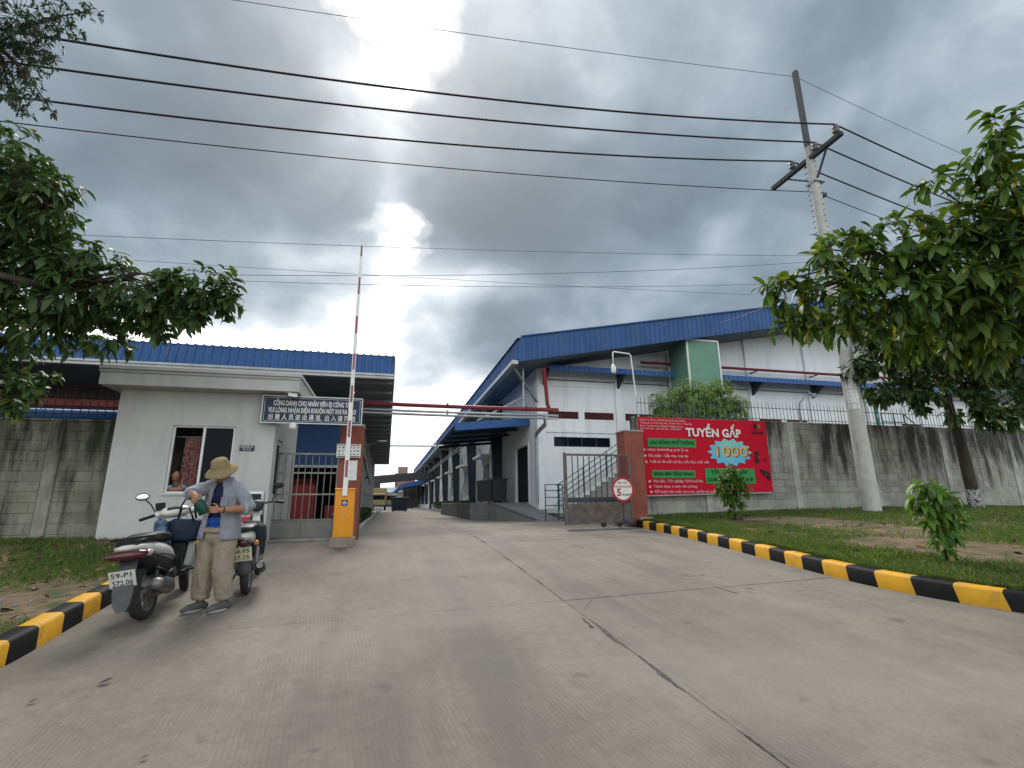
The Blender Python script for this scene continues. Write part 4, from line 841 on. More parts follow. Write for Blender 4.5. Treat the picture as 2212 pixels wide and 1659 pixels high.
# cameras and lamp under the roof and sign
def cctv(label, loc, rz, s=1.):
    e = empty('security_camera', loc, rz, label=label, cat='camera')
    MB().bx(-.05 * s, .05 * s, -.17 * s, .08 * s, -.045 * s, .045 * s).build('housing', WPAINT, e, bevel=.01); MB().lathe((0, -.171 * s, 0), [(.035 * s, 0), (.03 * s, .012)], 14, Matrix.Rotation(R(90), 3, 'X')).build('lens', BLACK, e)
    MB().bx(-.055 * s, .055 * s, -.2 * s, .09 * s, .046 * s, .056 * s).build('sun_shield', WPAINT, e); MB().bar((0, .02, .05 * s), (0, .06, .13 * s), .025).build('bracket', WPAINT, e)
cctv('small white box camera under the guardhouse roof edge', (-2.0, 10.98, 2.985), R(-60), .75)
e = empty('dome_camera', (-.86, 11.5, 3.12), label='black dome camera on a post above the right end of the navy sign', cat='camera'); MB().ell((0, 0, 0), (.07, .07, .08), 14, 8).build('dome', BLACK, e, smooth=True); MB().bar((0, 0, .06), (0, .15, .12), .03).build('arm', GALV, e); MB().bar((0, .15, .14), (0, .5, -.56), .03).build('post', GALV, e)
e = empty('flood_lamp', (-1.97, 11.0, 2.32), label='round white lamp hanging below the navy sign', cat='lamp'); MB().lathe((0, 0, 0), [(.03, .1), (.065, .08), (.075, .0), (.06, -.04), (.02, -.055)], 18).build('globe', WPAINT, e, smooth=True); MB().bar((0, 0, .09), (0, .15, .16), .02).build('bracket', GALV, e)
# ------------------------------------------------------------------ small gate, pillar, barrier
STAIN = pm('brushed_steel_bar', (.22, .21, .19), (.15, .14, .13), .4, 9, metal=.6)
KICK = pm('grey_kick_plate', (.24, .235, .22), (.19, .185, .17), .5, 4, metal=.3)
g = empty('pedestrian_gate', (-1.82, 12.1, .03), label='steel barred pedestrian gate between the guardhouse and brick pillar', cat='gate')
w = .70
mb = MB()
for x in (-w, w): mb.bx(x - .025, x + .025, -.025, .025, 0, 1.87)
for z in (.03, .40, 1.845): mb.bx(-w + .025, w - .025, -.022, .022, z - .02, z + .02)
mb.build('gate_frame', STAIN, g)
for z in (.95, 1.42): MB().bx(-w + .026, w - .026, -.035, -.014, z - .018, z + .018).build('rail', STAIN, g)
for i in range(9): x = -w + (i + 1) * 2 * w / 10; MB().tube([(x, 0, .42), (x, 0, 1.83)], .013, 8).build('bar', STAIN, g)
for x0, x1 in ((-w + .03, -.005), (.005, w - .03)): MB().bx(x0, x1, -.008, .008, .05, .375).build('kick_plate', KICK, g)
MB().bx(-w - .05, -w + .03, -.06, -.026, .9, 1.06).build('lock_box', WPAINT, g, bevel=.006)
local(MB().bx(-2.56, -1.1, 12.0, 12.25, -.06, .028).build('threshold', CONC, g), g)
p = empty('brick_pillar', (-.85, 12.15, 0), label='red brick gate pillar behind the orange barrier', cat='pillar')
MB().bx(-.25, .25, -.25, .25, -.08, 2.5).build('shaft', BRICK, p, bevel=.012); MB().bx(-.27, .27, -.27, .27, 2.5, 2.56).build('cap', CONC, p, bevel=.01)
TILE = pm('dark_red_tile', (.12, .05, .04), (.09, .04, .035), .6, 5)
for j in range(13):
    for i in range(2): MB().bx(.252, .262, -.24 + i * .245, -.01 + i * .245, .02 + j * .095, .105 + j * .095).build('tile', TILE, p)
e = empty('notice_board', (-.89, 11.8, 1.93), label='white board of prohibition symbols on the left brick pillar', cat='sign')
MB().bx(-.26, .26, -.012, .0, -.15, .15).build('panel', PAPER, e)
MB().bx(-.24, .24, -.016, -.0125, .115, .13).build('heading', RPAINT, e); MB().bx(-.24, .24, -.016, -.0125, -.138, -.12).build('footer', INK, e)
rr = random.Random(4)
for i in range(6):
    for j in range(3):
        x = -.2 + i * .08; z = .07 - j * .075; s_ = rr.uniform(.018, .03); a = rr.uniform(0, 3)
        mb = MB(); n = 8; mb.prism([(x + s_ * math.cos(k * 6.283 / n + a) * rr.uniform(.5, 1.1), -.0125, z + .7 * s_ * math.sin(k * 6.283 / n + a) * rr.uniform(.5, 1.1)) for k in range(n)], (0, -.003, 0)); mb.build('symbol', INK, e)
e = empty('notice_sheet', (-.82, 11.89, 1.52), label='blank grey sheet fixed below the symbol board on the pillar', cat='sign'); MB().bx(-.13, .13, -.012, .005, -.24, .2).build('panel', PAPER, e)
# barrier
bz = 0.0
ba = empty('barrier_gate', (-.81, 10.72, bz), label='orange boom barrier cabinet with raised red and white arm', cat='barrier')
MB().bx(-.24, .23, -.2, .2, -.06, .125).build('plinth', pm('plinth_concrete', (.30, .24, .2), (.22, .17, .14), .9, 5, bump=.4), ba, bevel=.012)
cb = MB().bx(-.185, .185, -.15, .15, .127, 1.03).build('cabinet', ORANGE, ba, bevel=.012)
MB().bx(-.195, .195, -.165, .165, 1.032, 1.065).build('cabinet_lid', ORANGE, ba, bevel=.01); MB().bx(-.165, .165, -.1535, -.1505, .16, 1.0).build('cabinet_door', ORANGE, ba, bevel=.001)
mb = MB(); pts = []
for cx_, cz_ in ((.045, .83), (-.045, .83), (-.045, .74), (.045, .74)):
    for k in range(4):
        a0 = {(.045, .83): 0, (-.045, .83): 90, (-.045, .74): 180, (.045, .74): 270}[(cx_, cz_)]; a = R(a0 + k * 30); pts.append((cx_ + .012 * math.cos(a), -.154, cz_ + .012 * math.sin(a)))
mb.prism(pts, (0, -.004, 0)); bd = mb.build('badge', NAVY, ba)
MB().lathe((0, -.1585, .785), [(.036, 0), (.036, .003), (.027, .003), (.027, 0)], 24, Matrix.Rotation(R(90), 3, 'X'), close=True).build('badge_ring', BANW, bd); MB().bx(-.022, .022, -.162, -.159, .775, .795).build('badge_bar', BANW, bd)
mb = MB(); c_ = BANW
mb.bx(-.035, -.03, -.157, -.154, .19, .66); mb.bx(-.035, .03, -.1572, -.1542, .66, .665); mb.bx(.025, .03, -.157, -.154, .6, .66); mb.bx(-.005, .03, -.1573, -.1541, .595, .6); mb.build('line_emblem', pm('pale_emblem', (.7, .55, .3), None, .5), ba)
MB().bx(-.06, .06, -.157, -.07, 1.066, 1.1).build('arm_socket', DGREY, ba)
arm = empty('tmp'); bpy.data.objects.remove(arm)
# tapering boom in alternating bands
z = 1.0; k = 0; seq = []
zs_ = [1.0, 1.36, 1.72, 2.08, 2.44, 2.80, 3.16, 3.52, 4.0, 4.45, 4.95, 5.4, 5.95, 6.37]
par = MB().bx(-.05, .04, -.19, -.158, .92, 1.0).build('boom', WPAINT, ba)
for i, (a, b_) in enumerate(zip(zs_, zs_[1:])):
    h0 = .046 - .0035 * (a - 1) ; h1 = .046 - .0035 * (b_ - 1); MB().prism([(-h0 - .003, -.185, a), (h0 - .003, -.185, a), (h1 - .003, -.185, b_), (-h1 - .003, -.185, b_)], (0, .023, 0)).build('boom_band', WPAINT, par)
for a, b_ in ((1.28, 1.62), (2.08, 2.42), (2.80, 3.16), (3.5, 3.85), (4.3, 4.7), (5.2, 5.6), (6.1, 6.372)):
    h0 = .026 - .002 * (a - 1); MB().bx(-h0 - .003, h0 - .003, -.1875, -.1852, a, b_).build('reflective_strip', pm('faded_red_film', (.32, .085, .09), (.27, .10, .10), .6, 9), par)
# ------------------------------------------------------------------ right gate leaf, pillar, speed sign
gz = .13
g = empty('sliding_gate', (5.4, 12.55, gz), label='rusty sliding gate leaf pushed open against the right pillar', cat='gate')
mb = MB(); mb.bx(-.88, 1.0, -.03, .03, .1, .15); mb.bx(-.88, 1.0, -.03, .03, 1.84, 1.89)
mb.bx(-.88, -.83, -.03, .03, .15, 1.84); mb.bx(.95, 1.0, -.03, .03, .15, 1.84); mb.bx(-.83, .95, -.025, .025, .56, .6); mb.build('gate_frame', RUST, g)
mb = MB(); mb.bx(-1.05, -1.0, -.42, -.36, .08, 1.86); mb.bar((-1.02, -.39, 1.86), (-.86, 0, 1.87), .05); mb.bar((-1.02, -.39, .1), (-.86, 0, .12), .05); mb.bar((-1.02, -.39, .5), (-.86, 0, .55), .04); mb.bar((-1.02, -.39, .1), (-.3, 0, .1), .045); mb.build('end_brace', RUST, g)
MB().bx(-.82, .94, -.015, .015, .155, .555).build('kick_plate', RUST, g)
for i in range(10): x = -.83 + (i + 1) * 1.78 / 11; MB().bx(x - .011, x + .011, -.011, .011, .605, 1.835).build('bar', DGREY, g)
mb = MB(); mb.bx(-.82, .94, -.012, .01, .62, .75); mb.build('lower_plate', DGREY, g)
for x in (.15, .6): MB().lathe((x, 0, .06), [(.075, -.02), (.075, .02)], 16, Matrix.Rotation(R(90), 3, 'X')).build('wheel', RUBBER, g)
p = empty('brick_pillar', (6.65, 12.95, .15), label='red brick gate pillar beside the red banner', cat='pillar')
MB().bx(-.29, .29, -.25, .25, .0, 2.53).build('shaft', BRICK, p, bevel=.012); MB().bx(-.31, .31, -.27, .27, 2.53, 2.58).build('cap', CONC, p, bevel=.012); MB().bx(-.02, .36, -.42, -.255, -.1, .2).build('footing', CONC, p, bevel=.02)
e = empty('speed_sign', (5.87, 12.0, .15), label='round red and white five kilometre speed sign on a tripod stand', cat='sign')
RX = Matrix.Rotation(R(90), 3, 'X')
MB().lathe((0, -.02, .92), [(.31, 0), (.31, .012)], 40, RX).build('disc', RPAINT, e); MB().lathe((0, -.0335, .92), [(.255, 0), (.255, .002)], 40, RX).build('face', BANW, e)
text('KHU VỰC', .085, (0, -.037, 1.085), RPAINT, e, bold=.012, width=.27); text('NHÀ XƯỞNG DI CHUYỂN', .06, (0, -.037, .985), RPAINT, e, bold=.014, width=.45); text('5', .26, (-.11, -.037, .835), RPAINT, e, bold=.03); text('Km/H', .1, (.1, -.037, .785), INK, e, bold=.014)
MB().tube([(0, 0, .05), (0, 0, .95)], .02, 8).build('post', DGREY, e)
for a in (20, 140, 260): MB().bar((0, 0, .2), (.26 * math.cos(R(a)), .26 * math.sin(R(a)), .01), .025).build('foot', DGREY, e)
# lamp on bent pipe above the pillar
e = empty('yard_lamp', (7.33, 13.6, 2.3), label='bent white pipe with hanging bulb behind the right pillar', cat='lamp')
MB().tube([(0, 0, -2), (.0, 0, 1), (-.12, 0, 2.9), (-.16, 0, 2.97), (-.7, -.02, 3.0), (-.74, -.02, 2.96), (-.745, -.02, 2.6)], .022, 8).build('pipe', WPAINT, e, smooth=True)
MB().lathe((-.745, -.02, 2.3), [(.03, .3), (.045, .24), (.075, .22), (.08, .06), (.05, .0)], 16).build('bulb', WPAINT, e, smooth=True)
e = empty('street_lamp', (16.6, 17, 0), label='curved arm street lamp behind the right block wall', cat='street lamp')
MB().tube([(0, 0, -.2), (0, 0, 4.4), (.08, 0, 4.75), (.35, 0, 5.0), (.6, 0, 5.14)], [.07, .05, .04, .035, .03], 8).build('pole', GALV, e, smooth=True); MB().ell((.78, 0, 5.14), (.24, .1, .055), 14, 8).build('lamp_head', GALV, e, smooth=True); MB().ell((.82, 0, 5.09), (.12, .07, .05), 12, 8).build('lens', WPAINT, e, smooth=True)
e = empty('wall_lamp', (-1.5, 27.5, 3.6), label='curved arm lamp on the left warehouse side wall', cat='lamp'); MB().tube([(0, 0, 0), (.5, 0, .25), (.9, 0, .4)], .03, 6).build('arm', GALV, e); MB().ell((1.1, 0, .45), (.25, .1, .06), 12, 8).build('lamp_head', WPAINT, e, smooth=True)
e = empty('platform_stair', (27.2, 20.2, 0), label='small green railed steel stair outside the teal door', cat='stairs')
MB().bx(-2.4, -.9, 0, 1.05, 4.1, 4.18).build('landing', GREENP, e); mb = MB()
for z in (4.7, 5.15): mb.tube([(-2.4, 0, z), (-.9, 0, z), (.6, 0, z - 1.2)], .03, 6)
for x in (-2.4, -1.6, -.9, -.2, .5): mb.tube([(x, 0, 4.15 - max(0, x + .9) * .8), (x, 0, 5.15 - max(0, x + .9) * .8)], .03, 6)
mb.build('rail', GREENP, e)
for i in range(6): MB().bx(-.9 + i * .26, -.64 + i * .26, .05, 1., 3.9 - i * .21, 3.94 - i * .21).build('tread', GREENP, e)
mb = MB(); mb.bx(-2.35, -2.25, .45, .55, 0, 4.1); mb.bx(-1.0, -.9, .45, .55, 0, 4.1); mb.build('leg', GREENP, e)
# ------------------------------------------------------------------ banner
e = empty('banner', (9.2, 13.08, 2.06), label='big red recruitment banner with white title, green strips and blue starburst', cat='banner')
BX, BZ = 2.19, 1.12
def bquad(name, x0, x1, z0, z1, mt, y, sl=0.): return MB().add([(x0, y, z0), (x1, y, z0), (x1 + sl, y, z1), (x0 + sl, y, z1), (x0, y + .0025, z0), (x1, y + .0025, z0), (x1 + sl, y + .0025, z1), (x0 + sl, y + .0025, z1)], [(0, 1, 2, 3), (5, 4, 7, 6), (0, 4, 5, 1), (3, 2, 6, 7), (0, 3, 7, 4), (1, 5, 6, 2)]).build(name, mt, e)
mb = MB(); vs = []; nx, nz = 24, 12
for j in range(nz + 1):
    for i in range(nx + 1):
        u, v = i / nx, j / nz; x = -BX + 2 * BX * u; z = -BZ + 2 * BZ * v + (.08 * u * (1 - v)) ; vs.append((x, .012 * mnoise.noise((x * 1.2, z * 1.2, 1)), z))
mb.add(vs, [(j * (nx + 1) + i, j * (nx + 1) + i + 1, (j + 1) * (nx + 1) + i + 1, (j + 1) * (nx + 1) + i) for j in range(nz) for i in range(nx)])
o = mb.build('vinyl', BANR, e, smooth=True)
mb = MB(); mb.bar((-BX, .05, -BZ - .02), (BX, .05, -BZ + .06), .04); mb.bar((-BX, .05, BZ - .02), (BX, .05, BZ - .02), .04); mb.bar((-BX + .02, .05, -BZ - .55), (-BX + .02, .05, BZ), .04); mb.bar((BX - .02, .05, -BZ), (BX - .02, .05, BZ), .04); mb.build('frame', GUT, e)
y = -.028
text('TUYỂN GẤP', .34, (.30, y, .69), BANW, e, bold=.034, width=1.9)
for i, t_ in enumerate(('CÔNG TY TNHH LEADER ELECTRIC APPLIANCE', 'Đường số 5, KCN Sông Mây, Xã Bình Minh, Đồng Nai', 'Email : leaderelectricappliance@gmail.com', '0251 368 4799 - 0369 230 622 - 0633660077')): text(t_, .072, (-BX + .05, y, 1.03 - i * .084), BANP, e, bold=.008, align='LEFT', width=(1.5, 1.72, 1.42, 1.36)[i])
def gstrip(x0, x1, z0, z1): bquad('green_strip', x0, x1, z0, z1, BANG, -.022)
gstrip(-1.92, -.34, .25, .50); text('LAO ĐỘNG PHỔ THÔNG', .15, (-1.13, y, .375), BANK, e, bold=.02, width=1.46, shear=.2)
gstrip(-1.86, -.46, -.64, -.42); text('NHÂN VIÊN TIẾNG TRUNG', .125, (-1.16, y, -.53), BANK, e, bold=.02, width=1.3, shear=.15)
gstrip(-.12, 1.58, -.80, -.36); text('TỔNG THU NHẬP', .15, (.7, y, -.47), BANK, e, bold=.015, width=1.25); text('12.000.000 - 15.000.000 Đ', .14, (.72, y, -.69), BANK, e, bold=.02, width=1.55)
for t_, x_, z_, w_ in (('Hành chính/tăng ca & Đi ca', -1.95, .165, 1.32), ('Bộ phận : Lắp ráp, máy ép', -1.93, -.01, 1.28), ('Tuổi từ 18 tuổi trở lên, biết đọc, biết viết', -1.91, -.185, 1.95), ('Yêu cầu : Tốt nghiệp 12/12 trở lên', -1.85, -.735, 1.62), ('Thành thạo vi tính văn phòng', -1.84, -.885, 1.4), ('Kế hoạch sản xuất, thu mua, nghiệp vụ, xuất nhập khẩu', -1.82, -1.03, 2.5)):
    text(t_, .105, (x_, y, z_), BANP, e, bold=.012, align='LEFT', width=w_)
    mb = MB(); xx = x_ - .1; mb.prism([(xx - .04, -.0225, z_ - .03), (xx + .0, -.0225, z_ - .04), (xx + .05, -.0225, z_), (xx, -.0225, z_ + .035), (xx - .035, -.0225, z_ + .02)], (0, -.003, 0)); mb.build('bullet', BANP, e)
pts = []
for k in range(28):
    a = 2 * math.pi * k / 28; r_ = 1. if k % 2 == 0 else .8; pts.append((.80 + .78 * r_ * math.cos(a), -.0225, .13 + .43 * r_ * math.sin(a)))
MB().prism(pts, (0, -.003, 0)).build('starburst', BANB, e)
text('1000', .44, (.84, -.0295, .115), BANK, e, bold=.02, width=1.1, ex=.001); text('1000', .44, (.81, -.033, .13), BANO, e, bold=.014, width=1.1, ex=.001)
# emblem and torn patches
mb = MB(); mb.prism([(1.76, -.0225, .86), (1.84, -.0225, .86), (1.86, -.0225, 1.04), (1.76, -.0225, 1.04)], (0, -.003, 0)); mb.build('emblem', BANK, e); MB().lathe((1.93, -.0225, .94), [(.055, 0), (.055, .003)], 18, RX).build('emblem_dot', BANG, e); text('LEADER', .1, (1.86, y, .75), BANK, e, bold=.02, width=.42)
for P_ in ([(1.35, .16), (1.44, .2), (1.5, .1), (1.42, .04), (1.38, .0), (1.46, -.08), (1.47, -.17), (1.38, -.2), (1.31, -.12), (1.33, .02)], [(1.66, -.38), (1.72, -.36), (1.98, -.46), (2.02, -.72), (1.86, -.62), (1.74, -.5)], [(1.88, -.02), (1.93, -.04), (1.93, -.14), (1.88, -.12)], [(1.78, -.08), (1.8, -.08), (1.8, -.11), (1.78, -.11)]):
    MB().prism([(a + (.34 if a < 1.6 else .12), -.0235, b) for a, b in P_], (0, -.003, 0)).build('torn_patch', BANK, e)
MB().prism([(1.92, -.0275, -.5), (2.02, -.0275, -.55), (1.95, -.0275, -.58)], (0, -.002, 0)).build('torn_patch', BANR, e)
# ------------------------------------------------------------------ utility pole and cables
pl = empty('utility_pole', (13.18, 11.5, .3), label='tall tapered concrete utility pole with cross arm, right of the banner', cat='utility pole')
MB().tube([(0, 0, -.2), (0, 0, 4), (-.02, 0, 8), (-.05, 0, 11.9)], [.238, .205, .17, .135], 14).build('shaft', POLEC, pl, auto=50)
mb = MB(); mb.bx(-.14, .0, -.07, .07, 11.0, 15.0); mb.build('steel_extension', pm('weathered_steel_channel', (.075, .08, .085), (.05, .054, .058), .6, 5), pl)
mb = MB()
for i in range(26): z_ = 6.5 + i * .2; mb.tube([(-.015 - (z_ - 6.5) * .008, -.26 + (z_ - 6.5) * .012 + .02, z_), (-.015 - (z_ - 6.5) * .008, .3, z_)], .012, 5)
mb.build('step_bolts', DGREY, pl)
MB().bx(-.17, -.03, -1.25, 1.65, 11.40, 11.54).build('cross_arm', BLACK, pl)
mb = MB(); mb.bar((-.1, -.7, 11.42), (-.06, -.1, 10.6), .05); mb.bar((-.1, 1.0, 11.42), (-.06, .1, 10.7), .05); mb.build('arm_brace', DGREY, pl)
POR = pm('brown_grey_porcelain', (.16, .15, .15), (.12, .11, .11), .25)
INS = [(-.1, -1.08, 11.55), (-.1, -.28, 11.55), (-.1, .68, 11.55)]
for q in INS:
    o = MB().lathe(q, [(.03, 0), (.03, .07), (.1, .08), (.1, .15), (.06, .17), (.1, .19), (.1, .27), (.05, .3), (.07, .33), (.03, .36)], 16).build('insulator', POR, pl, smooth=True)
MB().bx(-.2, .2, -.2, .2, 10.55, 10.62).build('band', GALV, pl); MB().bx(-.06, .3, -.08, .08, 10.12, 10.22).build('spool_bracket', DGREY, pl)
def pole_paper(z0, z1, a0, a1):
    mb = MB(); vs = []
    for k in range(7):
        a = R(a0 + (a1 - a0) * k / 6)
        for z_ in (z0, z1): r_ = .240 - .0088 * z_ if z_ < 4 else .2055 - .0088 * (z_ - 4); vs.append((math.cos(a) * (r_ + .004) - (.005 * max(0, z_ - 4)), math.sin(a) * (r_ + .004), z_))
    mb.add(vs, [(2 * i, 2 * i + 2, 2 * i + 3, 2 * i + 1) for i in range(6)]); o = mb.build('pasted_notice', PAPER, pl, smooth=True)
    return o
for z0, z1 in ((3.95, 4.28), (3.62, 3.92), (3.2, 3.59), (3.02, 3.18)):
    pole_paper(z0, z1, -178, -98)
    am = R(-112)
    for q in range(3):
        zz = z0 + (z1 - z0) * (q + .7) / 3.4; r_ = .246 - .0088 * zz; MB().bar((math.cos(R(-160)) * r_, math.sin(R(-160)) * r_, zz), (math.cos(R(-116)) * r_, math.sin(R(-116)) * r_, zz), .004, .03).build('printed_line', INK, pl)
WIRE = pm('black_cable', (.012, .012, .013), None, .5)
WIREG = pm('grey_cable', (.10, .105, .11), None, .5)
def cable(label, pts, r_, mt=WIRE, sag=0.):
    P = []
    for a, b in zip(pts, pts[1:]):
        for i in range(20): t = i / 20; q = Vector(a).lerp(Vector(b), t); q.z -= sag * 4 * t * (1 - t); P.append(q)
    P.append(Vector(pts[-1])); o = MB().tube(P, r_, 6).build('power_cable', mt, None, smooth=True, label=label, cat='cable', group='overhead cables'); return o
def span(label, y, c, r_, right, mt=WIRE, x0=-28, x1=13.08):
    P = [Vector((x, y, c[0] * x * x + c[1] * x + c[2])) for x in np.linspace(x0, x1, 50)]
    if right is not None:
        a_ = P[-1]; b_ = Vector(right)
        for i in range(1, 15): t = i / 14; q = a_.lerp(b_, t); q.z -= .35 * 4 * t * (1 - t); P.append(q)
    return MB().tube(P, r_, 6).build('power_cable', mt, None, smooth=True, label=label, cat='cable', group='overhead cables')
span('topmost thick black cable, on the nearest insulator of the cross arm', 10.42, (.0038, .0734, 10.61), .026, (40, 14.2, 11.6))
span('middle thick black cable, on the middle insulator', 11.22, (.0028, .0805, 10.67), .026, (40, 15, 11.6))
span('lowest thick black cable, on the far insulator', 12.18, (.0031, .0839, 10.58), .026, (40, 16, 11.6))
span('thin earth wire strung from the very top of the pole', 11.5, (.001, .0875, 13.77), .009, (40, 15, 14.5), WIREG)
span('medium black cable below the cross arm', 11.5, (.0021, .0663, 9.31), .013, (40, 15.2, 9.9))
span('upper thin grey wire crossing behind the raised barrier arm', 25, (.0005, .0865, 14.2), .013, None, WIREG, -30, 40)
span('thin wire slanting up to the right behind the barrier arm', 25, (.0012, .112, 12.55), .014, None, WIREG, -9, 30)
span('faint wire sloping down behind the left tree', 25, (.0003, .042, 12.5), .010, None, WIREG, -30, 22)
span('lowest faint wire above the warehouse roofs', 25, (.0011, .08, 12.0), .012, None, WIREG, -30, 34)
cable('short slanting wire from the factory roof up to the pole', [(14.6, 22, 9.3), (13.2, 11.6, 7.4)], .009, WIREG, sag=.1)

# ------------------------------------------------------------------ two-wheelers
RYm = Matrix.Rotation(R(90), 3, 'X')        # wheel axis along local y
def ring(x, zc, w, h, n=14, p=2.6, y=0.):
    out = []
    for k in range(n):
        a = 2 * math.pi * k / n; c, s_ = math.cos(a), math.sin(a)
        out.append((x, y + w * abs(c) ** (2 / p) * (1 if c > 0 else -1), zc + h * abs(s_) ** (2 / p) * (1 if s_ > 0 else -1)))
    return out
def wheel(parent, name, c, Rr, w, spoke=5, rimm=None, mt=None):
    e = empty(name, c); e.parent = parent
    pr = [(Rr - .075, -w * .36), (Rr - .05, -w * .5), (Rr - .02, -w * .46), (Rr - .004, -w * .25), (Rr, 0), (Rr - .004, w * .25), (Rr - .02, w * .46), (Rr - .05, w * .5), (Rr - .075, w * .36)]
    MB().lathe((0, 0, 0), pr, 40, RYm, close=True).build('tyre', RUBBER, e, smooth=True)
    mb = MB(); mb.lathe((0, 0, 0), [(Rr - .074, -w * .38), (Rr - .095, -w * .3), (Rr - .095, w * .3), (Rr - .074, w * .38)], 32, RYm, close=True); mb.lathe((0, 0, 0), [(.05, -w * .45), (.05, w * .45)], 16, RYm)
    for k in range(spoke):
        a = 2 * math.pi * k / spoke; mb.bar((.04 * math.cos(a), 0, .04 * math.sin(a)), ((Rr - .09) * math.cos(a + .15), 0, (Rr - .09) * math.sin(a + .15)), .035, .03)
    mb.build('rim', rimm or ALU, e, auto=40); return e
def plate(parent, loc, tilt, mt, l1, l2):
    e = empty('number_plate', loc); e.parent = parent; e.rotation_euler = (R(90) - tilt, 0, R(-90))
    MB().bx(-.108, .108, -.08, .08, -.003, .003).build('panel', mt, e, bevel=.004)
    for t_, yy in ((l1, .037), (l2, -.037)):
        o = text(t_, .068, (0, yy, .0035), INK, e, rot=(0, 0, 0), bold=.012, width=.165, ex=.001)
    return e
sc = empty('motor_scooter', (-2.36, 6.24, roadz(-2.36, 6.24) + .005), label='dusty white scooter with grey mud flap and number plate, parked by the left kerb', cat='scooter')
sc.rotation_euler = Euler((R(-7.5), R(-4.3), R(93)), 'XYZ'); sc.rotation_mode = 'XYZ'
wheel(sc, 'rear_wheel', (0, 0, .275), .275, .115); 
steer = R(14); fwheel = wheel(sc, 'front_wheel', (1.24, 0, .27), .27, .095); fwheel.rotation_euler = (0, 0, steer)
MB().loft([ring(-.40, .765, .05, .022), ring(-.32, .755, .125, .035), ring(-.15, .725, .152, .055), ring(.02, .69, .163, .072), ring(.2, .645, .168, .085), ring(.36, .59, .165, .088), ring(.5, .525, .14, .075), ring(.58, .49, .08, .05)]).build('side_panel', SWHITE, sc, smooth=True)
MB().loft([ring(-.36, .79, .09, .025), ring(-.22, .81, .135, .035), ring(.0, .815, .145, .045), ring(.25, .79, .15, .05), ring(.45, .755, .135, .05), ring(.56, .72, .09, .04)]).build('seat', BLACK, sc, smooth=True)
MB().tube([(.02, .15, .80), (-.2, .17, .835), (-.38, .12, .85), (-.44, 0, .855), (-.38, -.12, .85), (-.2, -.17, .835), (.02, -.15, .80)], .014, 8).build('grab_rail', BLACK, sc, smooth=True)
MB().loft([ring(-.455, .695, .10, .02), ring(-.435, .695, .155, .042), ring(-.36, .69, .178, .052), ring(-.25, .68, .18, .045), ring(-.16, .67, .172, .02)]).build('tail_light', TAIL, sc, smooth=True)
MB().ell((-.28, -.155, .685), (.09, .035, .035), 12, 8).build('indicator', LENSC, sc, smooth=True); MB().ell((-.28, .155, .685), (.09, .035, .035), 12, 8).build('indicator', LENSC, sc, smooth=True)
GREYF = pm('grey_mudflap_plastic', (.085, .09, .095), (.06, .064, .068), .55, 9)
mb = MB(); mb.loft([[(-.30, -.07, .66), (-.30, .07, .66), (-.27, .07, .66), (-.27, -.07, .66)], [(-.43, -.085, .50), (-.43, .085, .50), (-.41, .085, .5), (-.41, -.085, .5)], [(-.47, -.085, .36), (-.47, .085, .36), (-.45, .085, .36), (-.45, -.085, .36)], [(-.505, -.07, .26), (-.505, .07, .26), (-.49, .07, .26), (-.49, -.07, .26)], [(-.52, -.035, .20), (-.52, .035, .20), (-.508, .035, .20), (-.508, -.035, .20)]]); mb.build('mud_flap', GREYF, sc, auto=60)
plate(sc, (-.462, 0, .49), R(-14), PLATE, '59-P1', '572.06')
MB().loft([ring(.5, .25, .07, .1), ring(.3, .28, .13, .13), ring(.1, .3, .12, .12), ring(-.02, .3, .08, .09)]).build('engine', ALU, sc, smooth=True)
MB().loft([ring(.55, .42, .12, .12), ring(.3, .46, .142, .14), ring(.05, .54, .14, .11), ring(-.2, .63, .13, .07), ring(-.34, .68, .1, .04)]).build('under_cowl', BLACK, sc, smooth=True)
MB().limb([(.42, -.1, .2), (.3, -.16, .2), (.12, -.17, .25), (.0, -.18, .3), (-.2, -.185, .36)], [.02, .025, .06, .068, .06], 14).build('exhaust', ALU, sc, smooth=True); MB().loft([ring(.08, .29, .012, .05, y=-.25), ring(-.16, .36, .012, .055, y=-.25)]).build('heat_shield', GREYF, sc, auto=40)
MB().limb([(.1, .15, .3), (-.0, .16, .29), (-.06, .16, .28)], [.1, .1, .07], 14, flat=.6).build('transmission_case', ALU, sc, smooth=True)
MB().tube([(-.02, .12, .3), (.06, .13, .62)], .028, 8).build('shock_absorber', DGREY, sc)
MB().tube([(-.02, -.11, .3), (.04, -.12, .5)], .02, 8).build('shock_absorber', DGREY, sc)
MB().loft([ring(.5, .33, .17, .045), ring(.7, .3, .2, .04), ring(.86, .32, .2, .05)]).build('floorboard', BLACK, sc, smooth=True)
mb = MB(); prof = [(.84, .3, .19), (.9, .42, .215), (.95, .6, .22), (.98, .78, .2), (.985, .92, .13)]
mb.loft([[(x, -w_, z), (x - .045, -w_ * .75, z), (x - .05, 0, z), (x - .045, w_ * .75, z), (x, w_, z), (x + .07, w_ * .7, z + .01), (x + .12, 0, z + .02), (x + .07, -w_ * .7, z + .01)] for x, z, w_ in prof]); mb.build('leg_shield', SWHITE, sc, smooth=True)
MB().loft([ring(.80, .42, .14, .08), ring(.86, .6, .17, .1), ring(.9, .76, .15, .08), ring(.915, .84, .1, .05)]).build('inner_shield', BLACK, sc, smooth=True)
mb = MB()
for a in np.linspace(R(20), R(150), 9): pass
